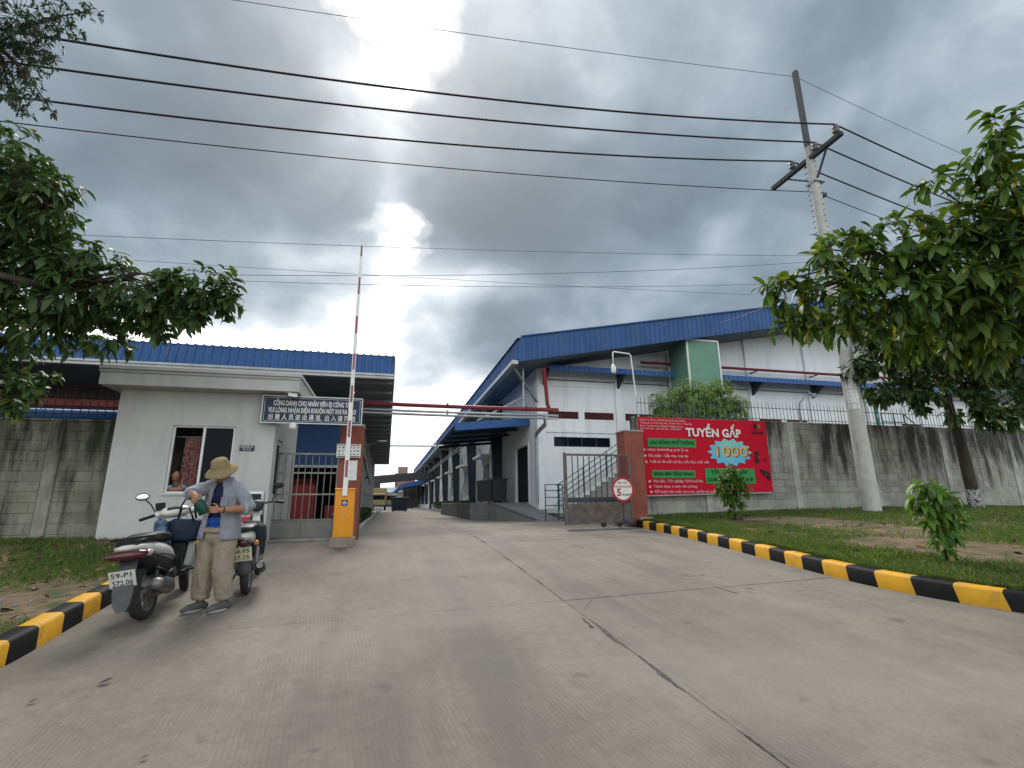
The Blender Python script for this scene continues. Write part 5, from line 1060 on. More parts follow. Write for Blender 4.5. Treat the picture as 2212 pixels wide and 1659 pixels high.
mb.loft([[(1.24 + (.315 + d) * math.cos(a), w_, .27 + (.315 + d) * math.sin(a)) for w_, d in ((-.07, -.05), (-.055, 0), (0, .02), (.055, 0), (.07, -.05), (.05, -.012), (0, .005), (-.05, -.012))] for a in np.linspace(R(15), R(155), 10)]); mb.build('front_fender', SWHITE, sc, smooth=True)
for s_ in (-1, 1): MB().tube([(1.24, s_ * .07, .27), (1.1, s_ * .07, .62)], .024, 8).build('fork_leg', DGREY, sc)
hb = empty('handlebar', (1.0, 0, .95)); hb.parent = sc; hb.rotation_euler = (0, 0, steer)
MB().loft([ring(-.1, .03, .09, .03), ring(-.04, .05, .15, .055), ring(.03, .04, .16, .075), ring(.1, .02, .12, .07), ring(.14, .0, .07, .05)]).build('cowl', SWHITE, hb, smooth=True)
MB().loft([ring(-.085, .075, .08, .012), ring(-.02, .1, .085, .012)]).build('instrument', BLACK, hb, smooth=True)
for s_ in (-1, 1):
    MB().loft([[(x * 1. + .03 * math.cos(a), s_ * yy, .03 + .035 * math.sin(a)) for a in np.linspace(0, 2 * math.pi, 9)[:-1]] for x, yy in ((-.0, .14), (-.03, .2))]).build('arm_cover', SWHITE, hb, smooth=True)
    MB().limb([(-.03, s_ * .2, .03), (-.06, s_ * .27, .015), (-.085, s_ * .34, .0)], .019, 10).build('grip', BLACK, hb, smooth=True)
    MB().tube([(.02, s_ * .2, .02), (.0, s_ * .28, .0), (-.03, s_ * .35, -.01)], .007, 6).build('brake_lever', GALV, hb)
    MB().tube([(-.02, s_ * .2, .06), (-.02, s_ * .24, .16), (-.04, s_ * .30, .24)], .008, 6).build('mirror_stem', BLACK, hb)
    Mr = Euler((0, R(8), R(-12 * s_))).to_matrix()
    mh = MB().ell((-.03, s_ * .32, .265), (.014, .075, .045), 18, 10, Mr).build('mirror', BLACK, hb, smooth=True); MB().ell((-.0425, s_ * .32, .265), (.006, .067, .038), 18, 8, Mr).build('mirror_glass', CHROME, hb, smooth=True)
MB().bx(.0, .06, .1, .2, .075, .17).build('phone_mount', BLACK, hb, bevel=.01)
MB().tube([(.45, .16, .3), (.4, .3, .02)], .014, 6).build('side_stand', DGREY, sc)
for s_ in (-1, 1):
    MB().tube([(.98, s_ * .2, .96), (1.08, s_ * .15, 1.02), (1.12, s_ * .06, .95), (1.08, s_ * .03, .8)], .006, 6).build('brake_cable', BLACK, sc, smooth=True)
    MB().tube([(.05, s_ * .155, .62), (.3, s_ * .172, .56), (.5, s_ * .145, .47)], .006, 6).build('panel_seam', BLACK, sc)
for k in range(6): MB().lathe((.33 + k * .022, 0, .3), [(.10, -.004), (.115, -.004), (.115, .004), (.10, .004)], 16, Matrix.Rotation(R(90), 3, 'Y'), close=True).build('cooling_fin', ALU, sc)
for a in range(5): MB().tube([(-.0 + .05 * math.cos(a * 1.257), -.2, .3 + .05 * math.sin(a * 1.257)), (.0 + .05 * math.cos(a * 1.257), -.215, .3 + .05 * math.sin(a * 1.257))], .008, 6).build('bolt', GALV, sc)
MB().lathe((0, -.085, .275), [(.03, 0), (.055, .01), (.055, .02)], 18, RYm).build('brake_drum', ALU, sc)
MB().tube([(-.05, -.13, .5), (.12, -.15, .44), (.3, -.15, .36)], .012, 6).build('fuel_hose', BLACK, sc, smooth=True)
MB().loft([ring(.42, .36, .02, .06, y=-.155), ring(.3, .34, .03, .075, y=-.155), ring(.18, .33, .02, .06, y=-.15)]).build('fan_cover', BLACK, sc, smooth=True)
MB().tube([(.62, -.2, .33), (.7, -.3, .33)], .012, 6).build('foot_peg', BLACK, sc)
# bags on the scooter
def on_sc(q): return sc.matrix_basis @ Vector(q)
bpy.context.view_layer.update()
def fab(name, label, cat, rings, mt, vox=.012, extra=None):
    e = empty(name, label=label, cat=cat); mb = MB(); mb.loft(rings); organic('bag_body', mb, mt, e, vox, 5)
    if extra: extra(e)
    return e
def bring(cx_, cy_, z, w, d, n=16, wob=0., seed=0):
    return [(cx_ + w * (1 + wob * mnoise.noise((math.cos(a) * 2, math.sin(a) * 2, z * 9 + seed))) * math.copysign(abs(math.cos(a)) ** .7, math.cos(a)), cy_ + d * (1 + wob * mnoise.noise((math.cos(a) * 2 + 7, math.sin(a) * 2, z * 9 + seed))) * math.copysign(abs(math.sin(a)) ** .7, math.sin(a)), z) for a in [2 * math.pi * k / n for k in range(n)]]
def straps(e):
    MB().tube([(-2.47, 7.08, .57), (-2.45, 7.07, .75), (-2.38, 7.06, .9), (-2.31, 7.06, .8), (-2.26, 7.06, .57)], .012, 6).build('strap', BLACK, e, smooth=True); MB().tube([(-2.45, 7.0, .57), (-2.41, 6.98, .71), (-2.33, 6.98, .73), (-2.26, 6.98, .57)], .011, 6).build('strap', BLACK, e, smooth=True)
fab('cooler_bag', 'dark blue nylon bag hung behind the scooter leg shield', 'bag', [bring(-2.37, 7.06, .33, .13, .08), bring(-2.37, 7.06, .36, .17, .1, wob=.1), bring(-2.37, 7.06, .46, .18, .105, wob=.14), bring(-2.37, 7.06, .57, .175, .10, wob=.12), bring(-2.37, 7.06, .60, .14, .075)], BAGB, extra=straps)
fab('plastic_sack', 'crumpled clear blue plastic sack hanging in front of the scooter seat', 'sack', [bring(-2.50, 6.93, .16, .04, .04), bring(-2.51, 6.93, .19, .07, .06, wob=.3), bring(-2.52, 6.93, .28, .08, .07, wob=.5, seed=2), bring(-2.55, 6.94, .38, .07, .07, wob=.5, seed=4), bring(-2.58, 6.95, .48, .08, .07, wob=.5, seed=6), bring(-2.60, 6.96, .57, .06, .05, wob=.4), bring(-2.61, 6.97, .62, .025, .025)], PLASB, .008)
fab('black_sack', 'dark lumpy sack on the scooter floorboard', 'sack', [bring(-2.43, 6.82, .0, .12, .12), bring(-2.43, 6.82, .04, .15, .14, wob=.2), bring(-2.43, 6.82, .17, .15, .14, wob=.25, seed=3), bring(-2.44, 6.82, .27, .1, .1, wob=.2)], BLACK, .012)
# motorbike behind the man
mb2 = empty('motorbike', (-1.60, 7.02, roadz(-1.6, 7.02) + .005), label='old grey motorbike with cream plate standing behind the man', cat='motorbike'); mb2.rotation_euler = Euler((R(-5), R(-4), R(97)), 'XYZ')
wheel(mb2, 'rear_wheel', (0, 0, .29), .29, .085, 10, GALV); wheel(mb2, 'front_wheel', (1.2, 0, .28), .28, .075, 10, GALV)
MB().loft([ring(-.42, .72, .04, .02), ring(-.3, .72, .09, .05), ring(-.05, .68, .1, .08), ring(.2, .62, .1, .1), ring(.4, .55, .07, .08)]).build('side_panel', SWHITE, mb2, smooth=True)
MB().loft([ring(-.36, .785, .08, .02), ring(-.2, .8, .125, .035), ring(.1, .79, .13, .04), ring(.4, .77, .1, .04), ring(.46, .75, .06, .03)]).build('seat', BLACK, mb2, smooth=True)
MB().ell((-.42, 0, .66), (.05, .075, .045), 14, 8).build('tail_light', TAIL, mb2, smooth=True)
mbx = MB(); mbx.loft([[((-.33 + d) * math.cos(a) , w_, .29 + (.33 - d) * math.sin(a)) for w_, d in ((-.06, .03), (-.05, 0), (.05, 0), (.06, .03), (.045, .012), (-.045, .012))] for a in np.linspace(R(-2), R(110), 9)]); mbx.build('rear_fender', GREYF, mb2, smooth=True)
plate(mb2, (-.435, 0, .53), R(-12), PLATEY, '60-F5', '57.15')
for s_ in (-1, 1):
    MB().tube([(-.02, s_ * .1, .3), (.06, s_ * .12, .64)], .03, 8).build('shock_absorber', ALU, mb2); MB().tube([(1.2, s_ * .06, .28), (1.02, s_ * .06, .85)], .022, 8).build('fork_leg', DGREY, mb2)
    MB().ell((-.32, s_ * .14, .63), (.035, .03, .03), 10, 8).build('indicator', pm('orange_lens', (.5, .2, .03), None, .2), mb2, smooth=True)
MB().limb([(.6, -.1, .2), (.3, -.15, .22), (.05, -.16, .27), (-.28, -.175, .36)], [.02, .03, .05, .055], 12).build('exhaust', DGREY, mb2, smooth=True)
MB().tube([(-.28, -.175, .36), (-.34, -.178, .375)], .035, 12).build('exhaust_tip', ALU, mb2)
MB().loft([ring(.55, .32, .1, .12), ring(.35, .33, .12, .13), ring(.15, .36, .08, .08)]).build('engine', ALU, mb2, smooth=True); MB().tube([(0, .09, .29), (.35, .1, .3)], .035, 8).build('chain_case', DGREY, mb2)
MB().loft([ring(.4, .62, .06, .06), ring(.65, .5, .06, .06), ring(.9, .65, .06, .1), ring(1.0, .85, .05, .06)]).build('frame_cover', SWHITE, mb2, smooth=True); MB().loft([ring(.93, .98, .07, .05), ring(1.0, .98, .09, .08), ring(1.1, .95, .07, .07)]).build('headlight_cowl', DGREY, mb2, smooth=True)
for s_ in (-1, 1):
    MB().tube([(.98, s_ * .05, 1.0), (.92, s_ * .22, 1.02), (.86, s_ * .34, 1.0)], .014, 8).build('handlebar', DGREY, mb2); MB().limb([(.9, s_ * .26, 1.015), (.86, s_ * .35, 1.0)], .02, 8).build('grip', BLACK, mb2, smooth=True); MB().tube([(.95, s_ * .2, 1.02), (.93, s_ * .27, 1.2)], .007, 6).build('mirror_stem', BLACK, mb2); MB().ell((.92, s_ * .29, 1.24), (.015, .075, .045), 14, 8).build('mirror', BLACK, mb2, smooth=True)
MB().tube([(.35, .1, .3), (.3, .26, .02)], .014, 6).build('side_stand', DGREY, mb2)
fab('jacket', 'dark jacket draped over the motorbike seat behind the man', 'jacket', [bring(-1.55, 7.12, .14, .045, .08), bring(-1.545, 7.12, .2, .07, .12, wob=.25), bring(-1.56, 7.13, .36, .09, .15, wob=.25, seed=2), bring(-1.61, 7.14, .5, .12, .17, wob=.25, seed=5), bring(-1.66, 7.14, .56, .09, .1, wob=.2)], pm('dark_jacket_cloth', (.022, .03, .042), (.012, .017, .022), .85, 7, bump=.5, bscale=25))
# folding notice board
e = empty('standing_board', (-2.3, 9.55, roadz(-2.3, 9.55)), label='white folding notice board on the ground beside the guardhouse', cat='board')
mb = MB(); mb.prism([(-.26, -.02, .12), (.22, -.02, .12), (.2, .13, 1.1), (-.24, .13, 1.1)], (0, .02, 0)); mb.build('panel', WPAINT, e)
mb = MB(); mb.prism([(-.2, .095, .95), (.17, .095, .95), (.165, .112, 1.06), (-.195, .112, 1.06)], (0, -.004, 0)); mb.build('heading', INK, e)
mb = MB(); mb.prism([(-.15, .055, .7), (.13, .055, .7), (.125, .088, .9), (-.145, .088, .9)], (0, -.004, 0)); mb.build('picture', pm('grey_photo_print', (.25, .23, .22), (.12, .11, .11), .6, 20), e); mb = MB(); mb.prism([(-.1, .037, .58), (.1, .037, .58), (.1, .052, .68), (-.1, .052, .68)], (0, -.004, 0)); mb.build('red_mark', RPAINT, e)
for x in (-.25, .21): MB().bar((x, -.04, .0), (x * .93, .14, 1.12), .03).build('leg', GALV, e); MB().bar((x, .36, .0), (x * .93, .15, 1.12), .03).build('rear_leg', GALV, e)

# ------------------------------------------------------------------ people
def fdir(v): return Vector(v).normalized()
man = empty('person', (-1.8, 6.4, roadz(-1.8, 6.4)), label='man in straw hat and open lilac shirt opening a green flask beside the scooter', cat='person')
def hand(mb, wrist, palm_dir, palm_n, size, curls, thumb_side, spread=.0):
    """palm as a flat limb, four fingers of unequal length curling towards palm_n, thumb from the palm's side"""
    d = fdir(palm_dir); n = Vector(palm_n); n = (n - d * n.dot(d)).normalized(); s_ = d.cross(n) * thumb_side; w = Vector(wrist); k = size
    for j in (-.024, -.008, .008, .024): mb.limb([w + s_ * j * .55 * k + d * .01, w + d * .045 * k + s_ * j * k, w + d * .085 * k + s_ * j * 1.1 * k], [.013 * k, .0145 * k, .012 * k], 8)
    for j, ln, cu in zip((-.027, -.009, .009, .027), (.062, .075, .078, .068), curls):
        base = w + d * .085 * k + s_ * j * 1.1 * k; dd = d.copy(); p = base; P = [p]; a = 0
        for seg_, fr in ((.42, .8), (.32, 1.1), (.26, .9)):
            a += cu * fr; dd = d * math.cos(a) + n * math.sin(a) + s_ * spread * j * 10; p = p + dd.normalized() * ln * seg_ * k; P.append(p)
        mb.limb(P, [.0088 * k, .0082 * k, .0075 * k, .0062 * k], 8)
    b0 = w + d * .03 * k + s_ * .03 * k; P = [b0, b0 + (d * .5 + s_ * .75 + n * .4).normalized() * .038 * k]; P.append(P[-1] + (d * .75 + s_ * .25 + n * .6).normalized() * .03 * k); P.append(P[-1] + (d * .7 - s_ * .05 + n * .7).normalized() * .024 * k)
    mb.limb(P, [.0125 * k, .0105 * k, .0095 * k, .0075 * k], 8)
FD = Vector((-.36, -.93, 0)).normalized(); LD = Vector((.93, -.36, 0)).normalized()     # facing, and his left (image right)
base = Vector((-1.80, 6.41, 0))
def M(l, f, z): return base + LD * l + FD * f + Vector((0, 0, z))
HEADC = M(0, .085, 1.12); Hm = Matrix((LD, -FD, Vector((0, 0, 1)))).transposed(); Ht = Hm @ Matrix.Rotation(R(32), 3, 'X')   # head bent down
def Hd(x, y, z): return HEADC + Ht @ Vector((x, y, z))     # local: x his left, y back, z up
hl, hr = M(.085, 0, .46), M(-.085, 0, .46)
kl, kr = M(.10, .03, .06), M(-.115, .03, .06); al, ar = Vector((-1.675, 6.40, -.27)), Vector((-1.925, 6.46, -.27))
shl, shr = M(.165, .0, .965), M(-.165, .0, .975)
ell_, elr = Vector((-1.495, 6.27, .72)), Vector((-2.085, 6.2, .885)); wl, wr = Vector((-1.735, 6.09, .705)), Vector((-1.975, 6.075, .845))
body = MB()
body.ell(HEADC, (.073, .092, .108), 20, 14, Ht); body.ell(Hd(0, -.035, -.055), (.052, .055, .055), 16, 10, Ht); body.limb([M(0, .0, .98), M(0, .03, 1.05), Hd(0, .02, -.06)], [.06, .052, .05], 12)
body.limb([Hd(0, -.09, .015), Hd(0, -.108, -.02)], [.011, .016], 8); body.ell(Hd(.075, .01, 0), (.012, .022, .032), 10, 8, Ht); body.ell(Hd(-.075, .01, 0), (.012, .022, .032), 10, 8, Ht)
body.ell(Hd(0, -.09, -.055), (.026, .012, .008), 10, 8, Ht); body.ell(Hd(.03, -.082, .018), (.02, .012, .008), 10, 8, Ht); body.ell(Hd(-.03, -.082, .018), (.02, .012, .008), 10, 8, Ht)
for z_, a_, b_ in ((.46, .15, .10), (.6, .14, .095), (.78, .16, .105), (.92, .165, .095)): body.ell(M(0, .0, z_), (a_, b_, .12), 18, 10, Hm)
for h_, k_, a_ in ((hl, kl, al), (hr, kr, ar)): body.limb([h_, k_, a_], [.085, .056, .04], 12)
body.limb([shl, ell_, wl], [.055, .042, .028], 12); body.limb([shr, elr, wr], [.055, .042, .028], 12)
body.limb([ell_, ell_.lerp(wl, .3), wl], [.042, .044, .027], 12); body.limb([elr, elr.lerp(wr, .3), wr], [.042, .044, .027], 12)
for a_, t_ in ((al, Vector((-.5, -.86, 0))), (ar, Vector((-.55, -.83, 0)))): body.limb([a_, a_ + Vector((0, 0, -.05)), a_ + t_.normalized() * .14 + Vector((0, 0, -.055))], [.04, .04, .03], 10)
B0, B1 = Vector((-1.962, 6.02, .855)), Vector((-1.868, 6.045, .665)); Bd = (B1 - B0).normalized()
hand(body, wr, (B0 + Bd * .03 + Vector((-.012, -.02, 0))) - wr + Vector((-.02, -.09, -.03)), (.75, -.1, -.55), .95, (.75, .8, .8, .7), 1)
hand(body, wl, Vector((-.96, -.28, .05)), (-.35, .93, -.05), .98, (.5, .55, .55, .5), -1)
organic('body', body, SKIN, man, .0055, 4)
# eyes, hair
for s_ in (-1, 1): MB().ell(Hd(.03 * s_, -.084, .004), (.011, .008, .006), 10, 8, Ht).build('eye', BANK, man, smooth=True)
hm = MB(); hm.ell(Hd(0, .018, .02), (.079, .09, .098), 18, 12, Ht); hm.ell(Hd(0, .055, -.03), (.07, .05, .06), 14, 10, Ht); organic('hair', hm, HAIR, man, .008, 3)
# bucket hat
Hc = Hd(0, .0, .045); hat = MB(); brim = []; n = 48
pf = [(.06, .118), (.08, .103), (.092, .06), (.098, .015), (.103, .0), (.13, -.010), (.155, -.024), (.170, -.040), (.173, -.036), (.157, -.019), (.131, -.004), (.106, .008), (.098, .02)]
vs = []
for r_, h in pf:
    for k in range(n):
        a = 2 * math.pi * k / n; ww = max(0, r_ - .105) * 4; p = Vector((r_ * math.cos(a) * (.98 + .02 * math.cos(2 * a)), r_ * math.sin(a) * 1.05, h + ww * .03 * math.sin(2 * a + .6) + ww * .022 * math.sin(3 * a))); vs.append(Hc + Ht @ p)
T0 = len(vs); vs.append(Hc + Ht @ Vector((0, 0, .127)))
fs = [(i * n + k, i * n + (k + 1) % n, (i + 1) * n + (k + 1) % n, (i + 1) * n + k) for i in range(len(pf) - 1) for k in range(n)] + [(T0, (k + 1) % n, k) for k in range(n)]
hat.add(vs, fs); ho = hat.build('hat', HAT, man, smooth=True)
mb = MB(); mb.lathe(Hc, [(.1005, .012), (.103, .014), (.1005, .036), (.097, .036)], 40, Ht, close=True); mb.build('hat_band', pm('darker_straw', (.30, .22, .1), None, .9, 20), ho)
# trousers
tr = MB(); tr.ell(M(0, 0, .43), (.185, .135, .13), 20, 12, Hm)
for h_, k_, a_, sg in ((hl, kl, al, 1), (hr, kr, ar, -1)):
    P = [h_ + Vector((0, 0, -.02)), h_.lerp(k_, .5), k_, k_.lerp(a_, .5), a_ + Vector((0, 0, .045))]; tr.tube([h_ + Vector((0, 0, .08))] + P, [.098, .108, .100, .092, .087, .083], 18)
tr = tr
for z_, w_ in ((.51, .178),): tr.tube([M(0, 0, z_ - .04), M(0, 0, z_)], [.165, .16], 20)
to = organic('trousers', tr, KHAKI, man, .011, 5)
# folds: push cloth in and out a little
def crumple(o, amp, sc_, st=(1, 1, 1)):
    me = o.data; co = np.empty(len(me.vertices) * 3); me.vertices.foreach_get('co', co); no = np.empty(len(me.vertices) * 3); me.vertices.foreach_get('normal', no); co = co.reshape(-1, 3); no = no.reshape(-1, 3)
    for i in range(len(co)):
        p = co[i]; n_ = mnoise.noise((p[0] * sc_ * st[0], p[1] * sc_ * st[1], p[2] * sc_ * st[2])); co[i] = p + no[i] * amp * (1 - 2 * abs(n_)) 
    me.vertices.foreach_set('co', co.ravel()); me.update()
crumple(to, .010, 15, (1, 1, .22)); crumple(to, .006, 24, (1, 1, .8))
mb = MB(); mb.lathe(M(0, 0, .475), [(.175, -.018), (.18, -.018), (.178, .018), (.172, .018)], 40, Hm @ Matrix.Diagonal((1.02, .8, 1)), close=True); mb.build('belt', BLACK, man, smooth=True)
# T-shirts under the open shirt
tee = MB()
for z_, a_, b_ in ((.56, .165, .118), (.7, .165, .118), (.84, .172, .12), (.93, .168, .105)): tee.ell(M(0, .004, z_), (a_, b_, .13), 18, 10, Hm)
tee.limb([M(0, .0, .99), M(0, .01, 1.02)], [.085, .075], 14); organic('tee_shirt', tee, TEE, man, .011, 5)
t2 = MB()
for z_, a_, b_ in ((.50, .176, .128), (.58, .176, .128)): t2.ell(M(0, .008, z_), (a_, b_, .075), 18, 10, Hm)
organic('blue_undershirt', t2, TEEB, man, .011, 4)
# shirt: open-fronted shell with sleeves rolled to the elbow
shm = MB()
def cring(z, a, b, gap, f0=0., th=.016, n=30):
    out = []
    for ins in (0, 1):
        seq = range(n) if ins == 0 else range(n - 1, -1, -1)
        for k in seq:
            ang = R(gap) + (2 * math.pi - R(gap) - R(gap) * .8) * k / (n - 1); rr_ = 1 - ins * th / a
            wv = 1 + .04 * mnoise.noise((math.cos(ang) * 2.5, math.sin(ang) * 2.5, z * 5)); out.append(M(a * rr_ * wv * math.sin(ang), f0 + b * rr_ * wv * math.cos(ang), z))
    return out
shm.loft([cring(.39, .228, .172, 28), cring(.45, .222, .166, 29), cring(.56, .208, .155, 28), cring(.68, .199, .148, 26), cring(.8, .2, .145, 24), cring(.9, .195, .135, 22), cring(.97, .17, .115, 22), cring(1.01, .12, .09, 26, .0), cring(1.04, .09, .08, 30, .005), cring(1.065, .092, .082, 36, .005)])
shm.limb([shl + Vector((-.03, 0, 0)), shl.lerp(ell_, .5), ell_, ell_.lerp(wl, .12)], [.072, .068, .064, .06], 14); shm.limb([shr + Vector((.03, 0, 0)), shr.lerp(elr, .5), elr, elr.lerp(wr, .15)], [.072, .066, .062, .056], 14)
so = organic('shirt', shm, SHIRT, man, .0085, 3); crumple(so, .008, 14, (1, 1, .45)); crumple(so, .004, 34)
for s_, e_, w_ in ((1, ell_, wl), (-1, elr, wr)):
    q = e_.lerp(w_, .16); mb = MB(); x_, y_, z_ = frame(e_, w_); Mc = Matrix((x_, y_, z_)).transposed(); mb.lathe(q, [(.060, -.02), (.068, -.018), (.068, .018), (.060, .02)], 20, Mc, close=True); mb.build('rolled_cuff', pm('shirt_cuff_cloth', (.30, .31, .36), None, .85), man, smooth=True)
mb = MB(); x_, y_, z_ = frame(ell_, wl); mb.lathe(ell_.lerp(wl, .9), [(.030, -.006), (.034, -.004), (.034, .004), (.030, .006)], 18, Matrix((x_, y_, z_)).transposed(), close=True); mb.build('wrist_band', BLACK, man, smooth=True)
for s_ in (-1, 1):
    MB().prism([M(.03 * s_, .085, 1.045), M(.085 * s_, .05, 1.06), M(.115 * s_, .075, .99), M(.06 * s_, .118, .955)], FD * .008).build('collar', SHIRT, man)
MB().prism([M(.075, .142, .84), M(.14, .112, .84), M(.14, .118, .75), M(.108, .135, .735), M(.075, .15, .75)], FD * .006).build('chest_pocket', SHIRT, man)
for q in range(4): MB().ell(M(-.078 - .006 * q, .142 + .006 * q, .88 - .1 * q), .006, 8, 6).build('button', BANW, man)
# shoes
for a_, t_ in ((al, Vector((-.5, -.86, 0))), (ar, Vector((-.55, -.83, 0)))):
    t_ = t_.normalized(); gz_ = roadz(a_.x + t_.x * .08, a_.y + t_.y * .08); f0 = Vector((a_.x, a_.y, gz_)); sm_ = MB(); sd = Vector((t_.y, -t_.x, 0))
    sm_.limb([f0 - t_ * .055 + Vector((0, 0, .045)), f0 + t_ * .06 + Vector((0, 0, .045)), f0 + t_ * .15 + Vector((0, 0, .036)), f0 + t_ * .19 + Vector((0, 0, .03))], [.043, .045, .043, .03], 14); sm_.limb([f0 + Vector((0, 0, .05)), f0 + Vector((0, 0, .1))], [.045, .044], 12)
    s1 = organic('shoe', sm_, SHOE, man, .008, 3)
    n = 24; out = []
    for k in range(n):
        a = 2 * math.pi * k / n; L_ = .07 + .135 * math.cos(a); wd = (.047 if math.cos(a) > -.3 else .04) * math.sin(a); out.append(f0 + t_ * L_ + sd * wd + Vector((0, 0, .004)))
    MB().prism(out, (0, 0, .018)).build('sole', pm('worn_pale_sole', (.42, .41, .39), None, .8), s1, auto=40)
# the flask he holds
fl = empty('flask', B1, label='dark green flask held in both hands by the man in the hat', cat='flask'); x_, y_, z_ = frame(B1, B0); Mf = Matrix((x_, y_, z_)).transposed(); Lf = (B0 - B1).length
MB().lathe((0, 0, 0), [(.044, 0), (.05, .006), (.05, Lf * .62), (.044, Lf * .7), (.036, Lf * .74)], 28, Mf).build('flask_body', BOTTLE, fl, smooth=True); MB().lathe((0, 0, 0), [(.038, Lf * .74), (.04, Lf * .76), (.04, Lf * .97), (.034, Lf)], 24, Mf).build('lid', pm('tan_flask_lid', (.25, .2, .13), None, .5), fl, smooth=True)
# guard in the window
GUP = Vector((0, -.05, .07))
gd = empty('person', (-4.15, 11.85, 0), label='guard in a light blue shirt leaning on the guardhouse window sill', cat='person')
gb_ = MB(); hc = Vector((-4.165, 11.55, 1.28)); Gm = Euler((R(12), 0, R(25))).to_matrix()
def Gh(x, y, z): return hc + Gm @ Vector((x, y, z))
gb_.ell(hc, (.072, .09, .108), 18, 12, Gm); gb_.ell(Gh(0, -.04, -.055), (.05, .05, .05), 14, 8, Gm); gb_.limb([Gh(0, .02, -.06), (-4.18, 11.64, 1.1)], [.05, .055], 10); gb_.limb([Gh(0, -.088, .01), Gh(0, -.106, -.02)], [.011, .016], 8)
for s_ in (-1, 1): gb_.ell(Gh(.074 * s_, .01, 0), (.012, .022, .03), 8, 8, Gm)
gb_.ell((-4.18, 11.72, .95), (.17, .11, .18), 16, 10); gb_.ell((-4.16, 11.8, .6), (.15, .11, .25), 16, 10); gb_.ell((-4.15, 11.85, .35), (.17, .13, .2), 16, 10)
for s_ in (-1, 1): gb_.limb([(-4.15 + .09 * s_, 11.85, .3), (-4.15 + .1 * s_, 11.85, .12), (-4.15 + .1 * s_, 11.85, .04)], [.09, .06, .05], 10)
gl = [(-4.24, 11.62, 1.02), (-4.16, 11.42, 1.0), (-3.98, 11.40, 1.01)]; gr = [(-4.06, 11.68, 1.02), (-3.98, 11.47, 1.0), (-4.02, 11.42, 1.06)]
gb_.limb([(-4.3, 11.7, 1.04), gl[1], gl[2]], [.055, .04, .028], 10); gb_.limb([(-4.04, 11.72, 1.04), gr[1], gr[2]], [.055, .04, .028], 10)
hand(gb_, gl[2], (.95, -.05, .3), (.2, .1, -1), .95, (.3, .3, .35, .3), 1); hand(gb_, gr[2], (.4, -.1, .8), (-.9, .0, .3), .95, (.4, .4, .4, .4), -1)
organic('body', gb_, SKIN, gd, .007, 3)
gs = MB(); gs.ell((-4.18, 11.72, .95), (.185, .125, .175), 18, 10); gs.ell((-4.16, 11.8, .65), (.17, .13, .25), 16, 10); gs.limb([(-4.3, 11.7, 1.04), (-4.22, 11.5, 1.035)], [.07, .06], 12); gs.limb([(-4.06, 11.72, 1.04), (-4.0, 11.55, 1.045)], [.07, .06], 12); organic('shirt', gs, LBLUE, gd, .01, 3)
gt = MB(); gt.ell((-4.15, 11.85, .4), (.185, .145, .16), 16, 10)
for s_ in (-1, 1): gt.limb([(-4.15 + .09 * s_, 11.85, .35), (-4.15 + .1 * s_, 11.85, .1)], [.1, .08], 12)
organic('trousers', gt, TEE, gd, .014, 3)
gh_ = MB(); gh_.ell(Gh(0, .02, .025), (.079, .092, .098), 16, 10, Gm); organic('hair', gh_, HAIR, gd, .009, 3)
for s_ in (-1, 1): MB().ell(Gh(.03 * s_, -.084, .006), (.012, .008, .007), 10, 8, Gm).build('eye', BANK, gd, smooth=True)
MB().ell(Gh(0, -.088, -.05), (.024, .01, .007), 10, 8, Gm).build('mouth', pm('lips', (.2, .08, .06), None, .6), gd, smooth=True)

for ch in gd.children:
    for v in ch.data.vertices: v.co += GUP

# ------------------------------------------------------------------ vegetation
for _r in (man, gd):
    for ch in _r.children: local(ch, _r)
ST_T = np.array([0., .28, .58, .84, 1.]); ST_W = np.array([.10, .85, 1., .58, 0.])
def leaf_geo(B, D, Nn, Ln, Wd, droop):
    """B,D,Nn: (N,3) base, direction, normal; returns verts (N,15,3), faces template"""
    N = len(B); D = D / np.linalg.norm(D, axis=1, keepdims=True); S = np.cross(D, Nn); S /= np.linalg.norm(S, axis=1, keepdims=True) + 1e-9; U = np.cross(S, D)
    V = np.zeros((N, 15, 3))
    for i, (t, w) in enumerate(zip(ST_T, ST_W)):
        mid = B + D * (Ln * t)[:, None] - np.array([0, 0, 1.])[None] * (droop * Ln * t * t)[:, None]
        V[:, i * 3] = mid; e = (Wd * w * .5)[:, None]
        V[:, i * 3 + 1] = mid + S * e + U * e * .35; V[:, i * 3 + 2] = mid - S * e + U * e * .35
    Fq = []
    for i in range(4): Fq += [(i * 3, i * 3 + 3, i * 3 + 4, i * 3 + 1), (i * 3, i * 3 + 2, i * 3 + 5, i * 3 + 3)]
    return V, np.array(Fq)
def quads(name, V, Fq, tint, mt, parent=None, **k):
    N, nv, _ = V.shape; me = bpy.data.meshes.new(name); nf = len(Fq)
    me.vertices.add(N * nv); me.vertices.foreach_set('co', V.reshape(-1)); idx = (Fq[None] + (np.arange(N) * nv)[:, None, None]).reshape(-1)
    me.loops.add(len(idx)); me.loops.foreach_set('vertex_index', idx.astype(np.int32)); me.polygons.add(N * nf)
    me.polygons.foreach_set('loop_start', np.arange(0, len(idx), Fq.shape[1], dtype=np.int32))
    me.update(calc_edges=True); a = me.attributes.new('tint', 'FLOAT', 'POINT'); a.data.foreach_set('value', np.repeat(tint, nv).astype(np.float32))
    me.polygons.foreach_set('use_smooth', np.ones(N * nf, bool)); me.materials.append(mt)
    o = bpy.data.objects.new(name, me); col.objects.link(o); o.parent = parent; return tag(o, **k)
def unit(v): return v / (np.linalg.norm(v, axis=-1, keepdims=True) + 1e-9)
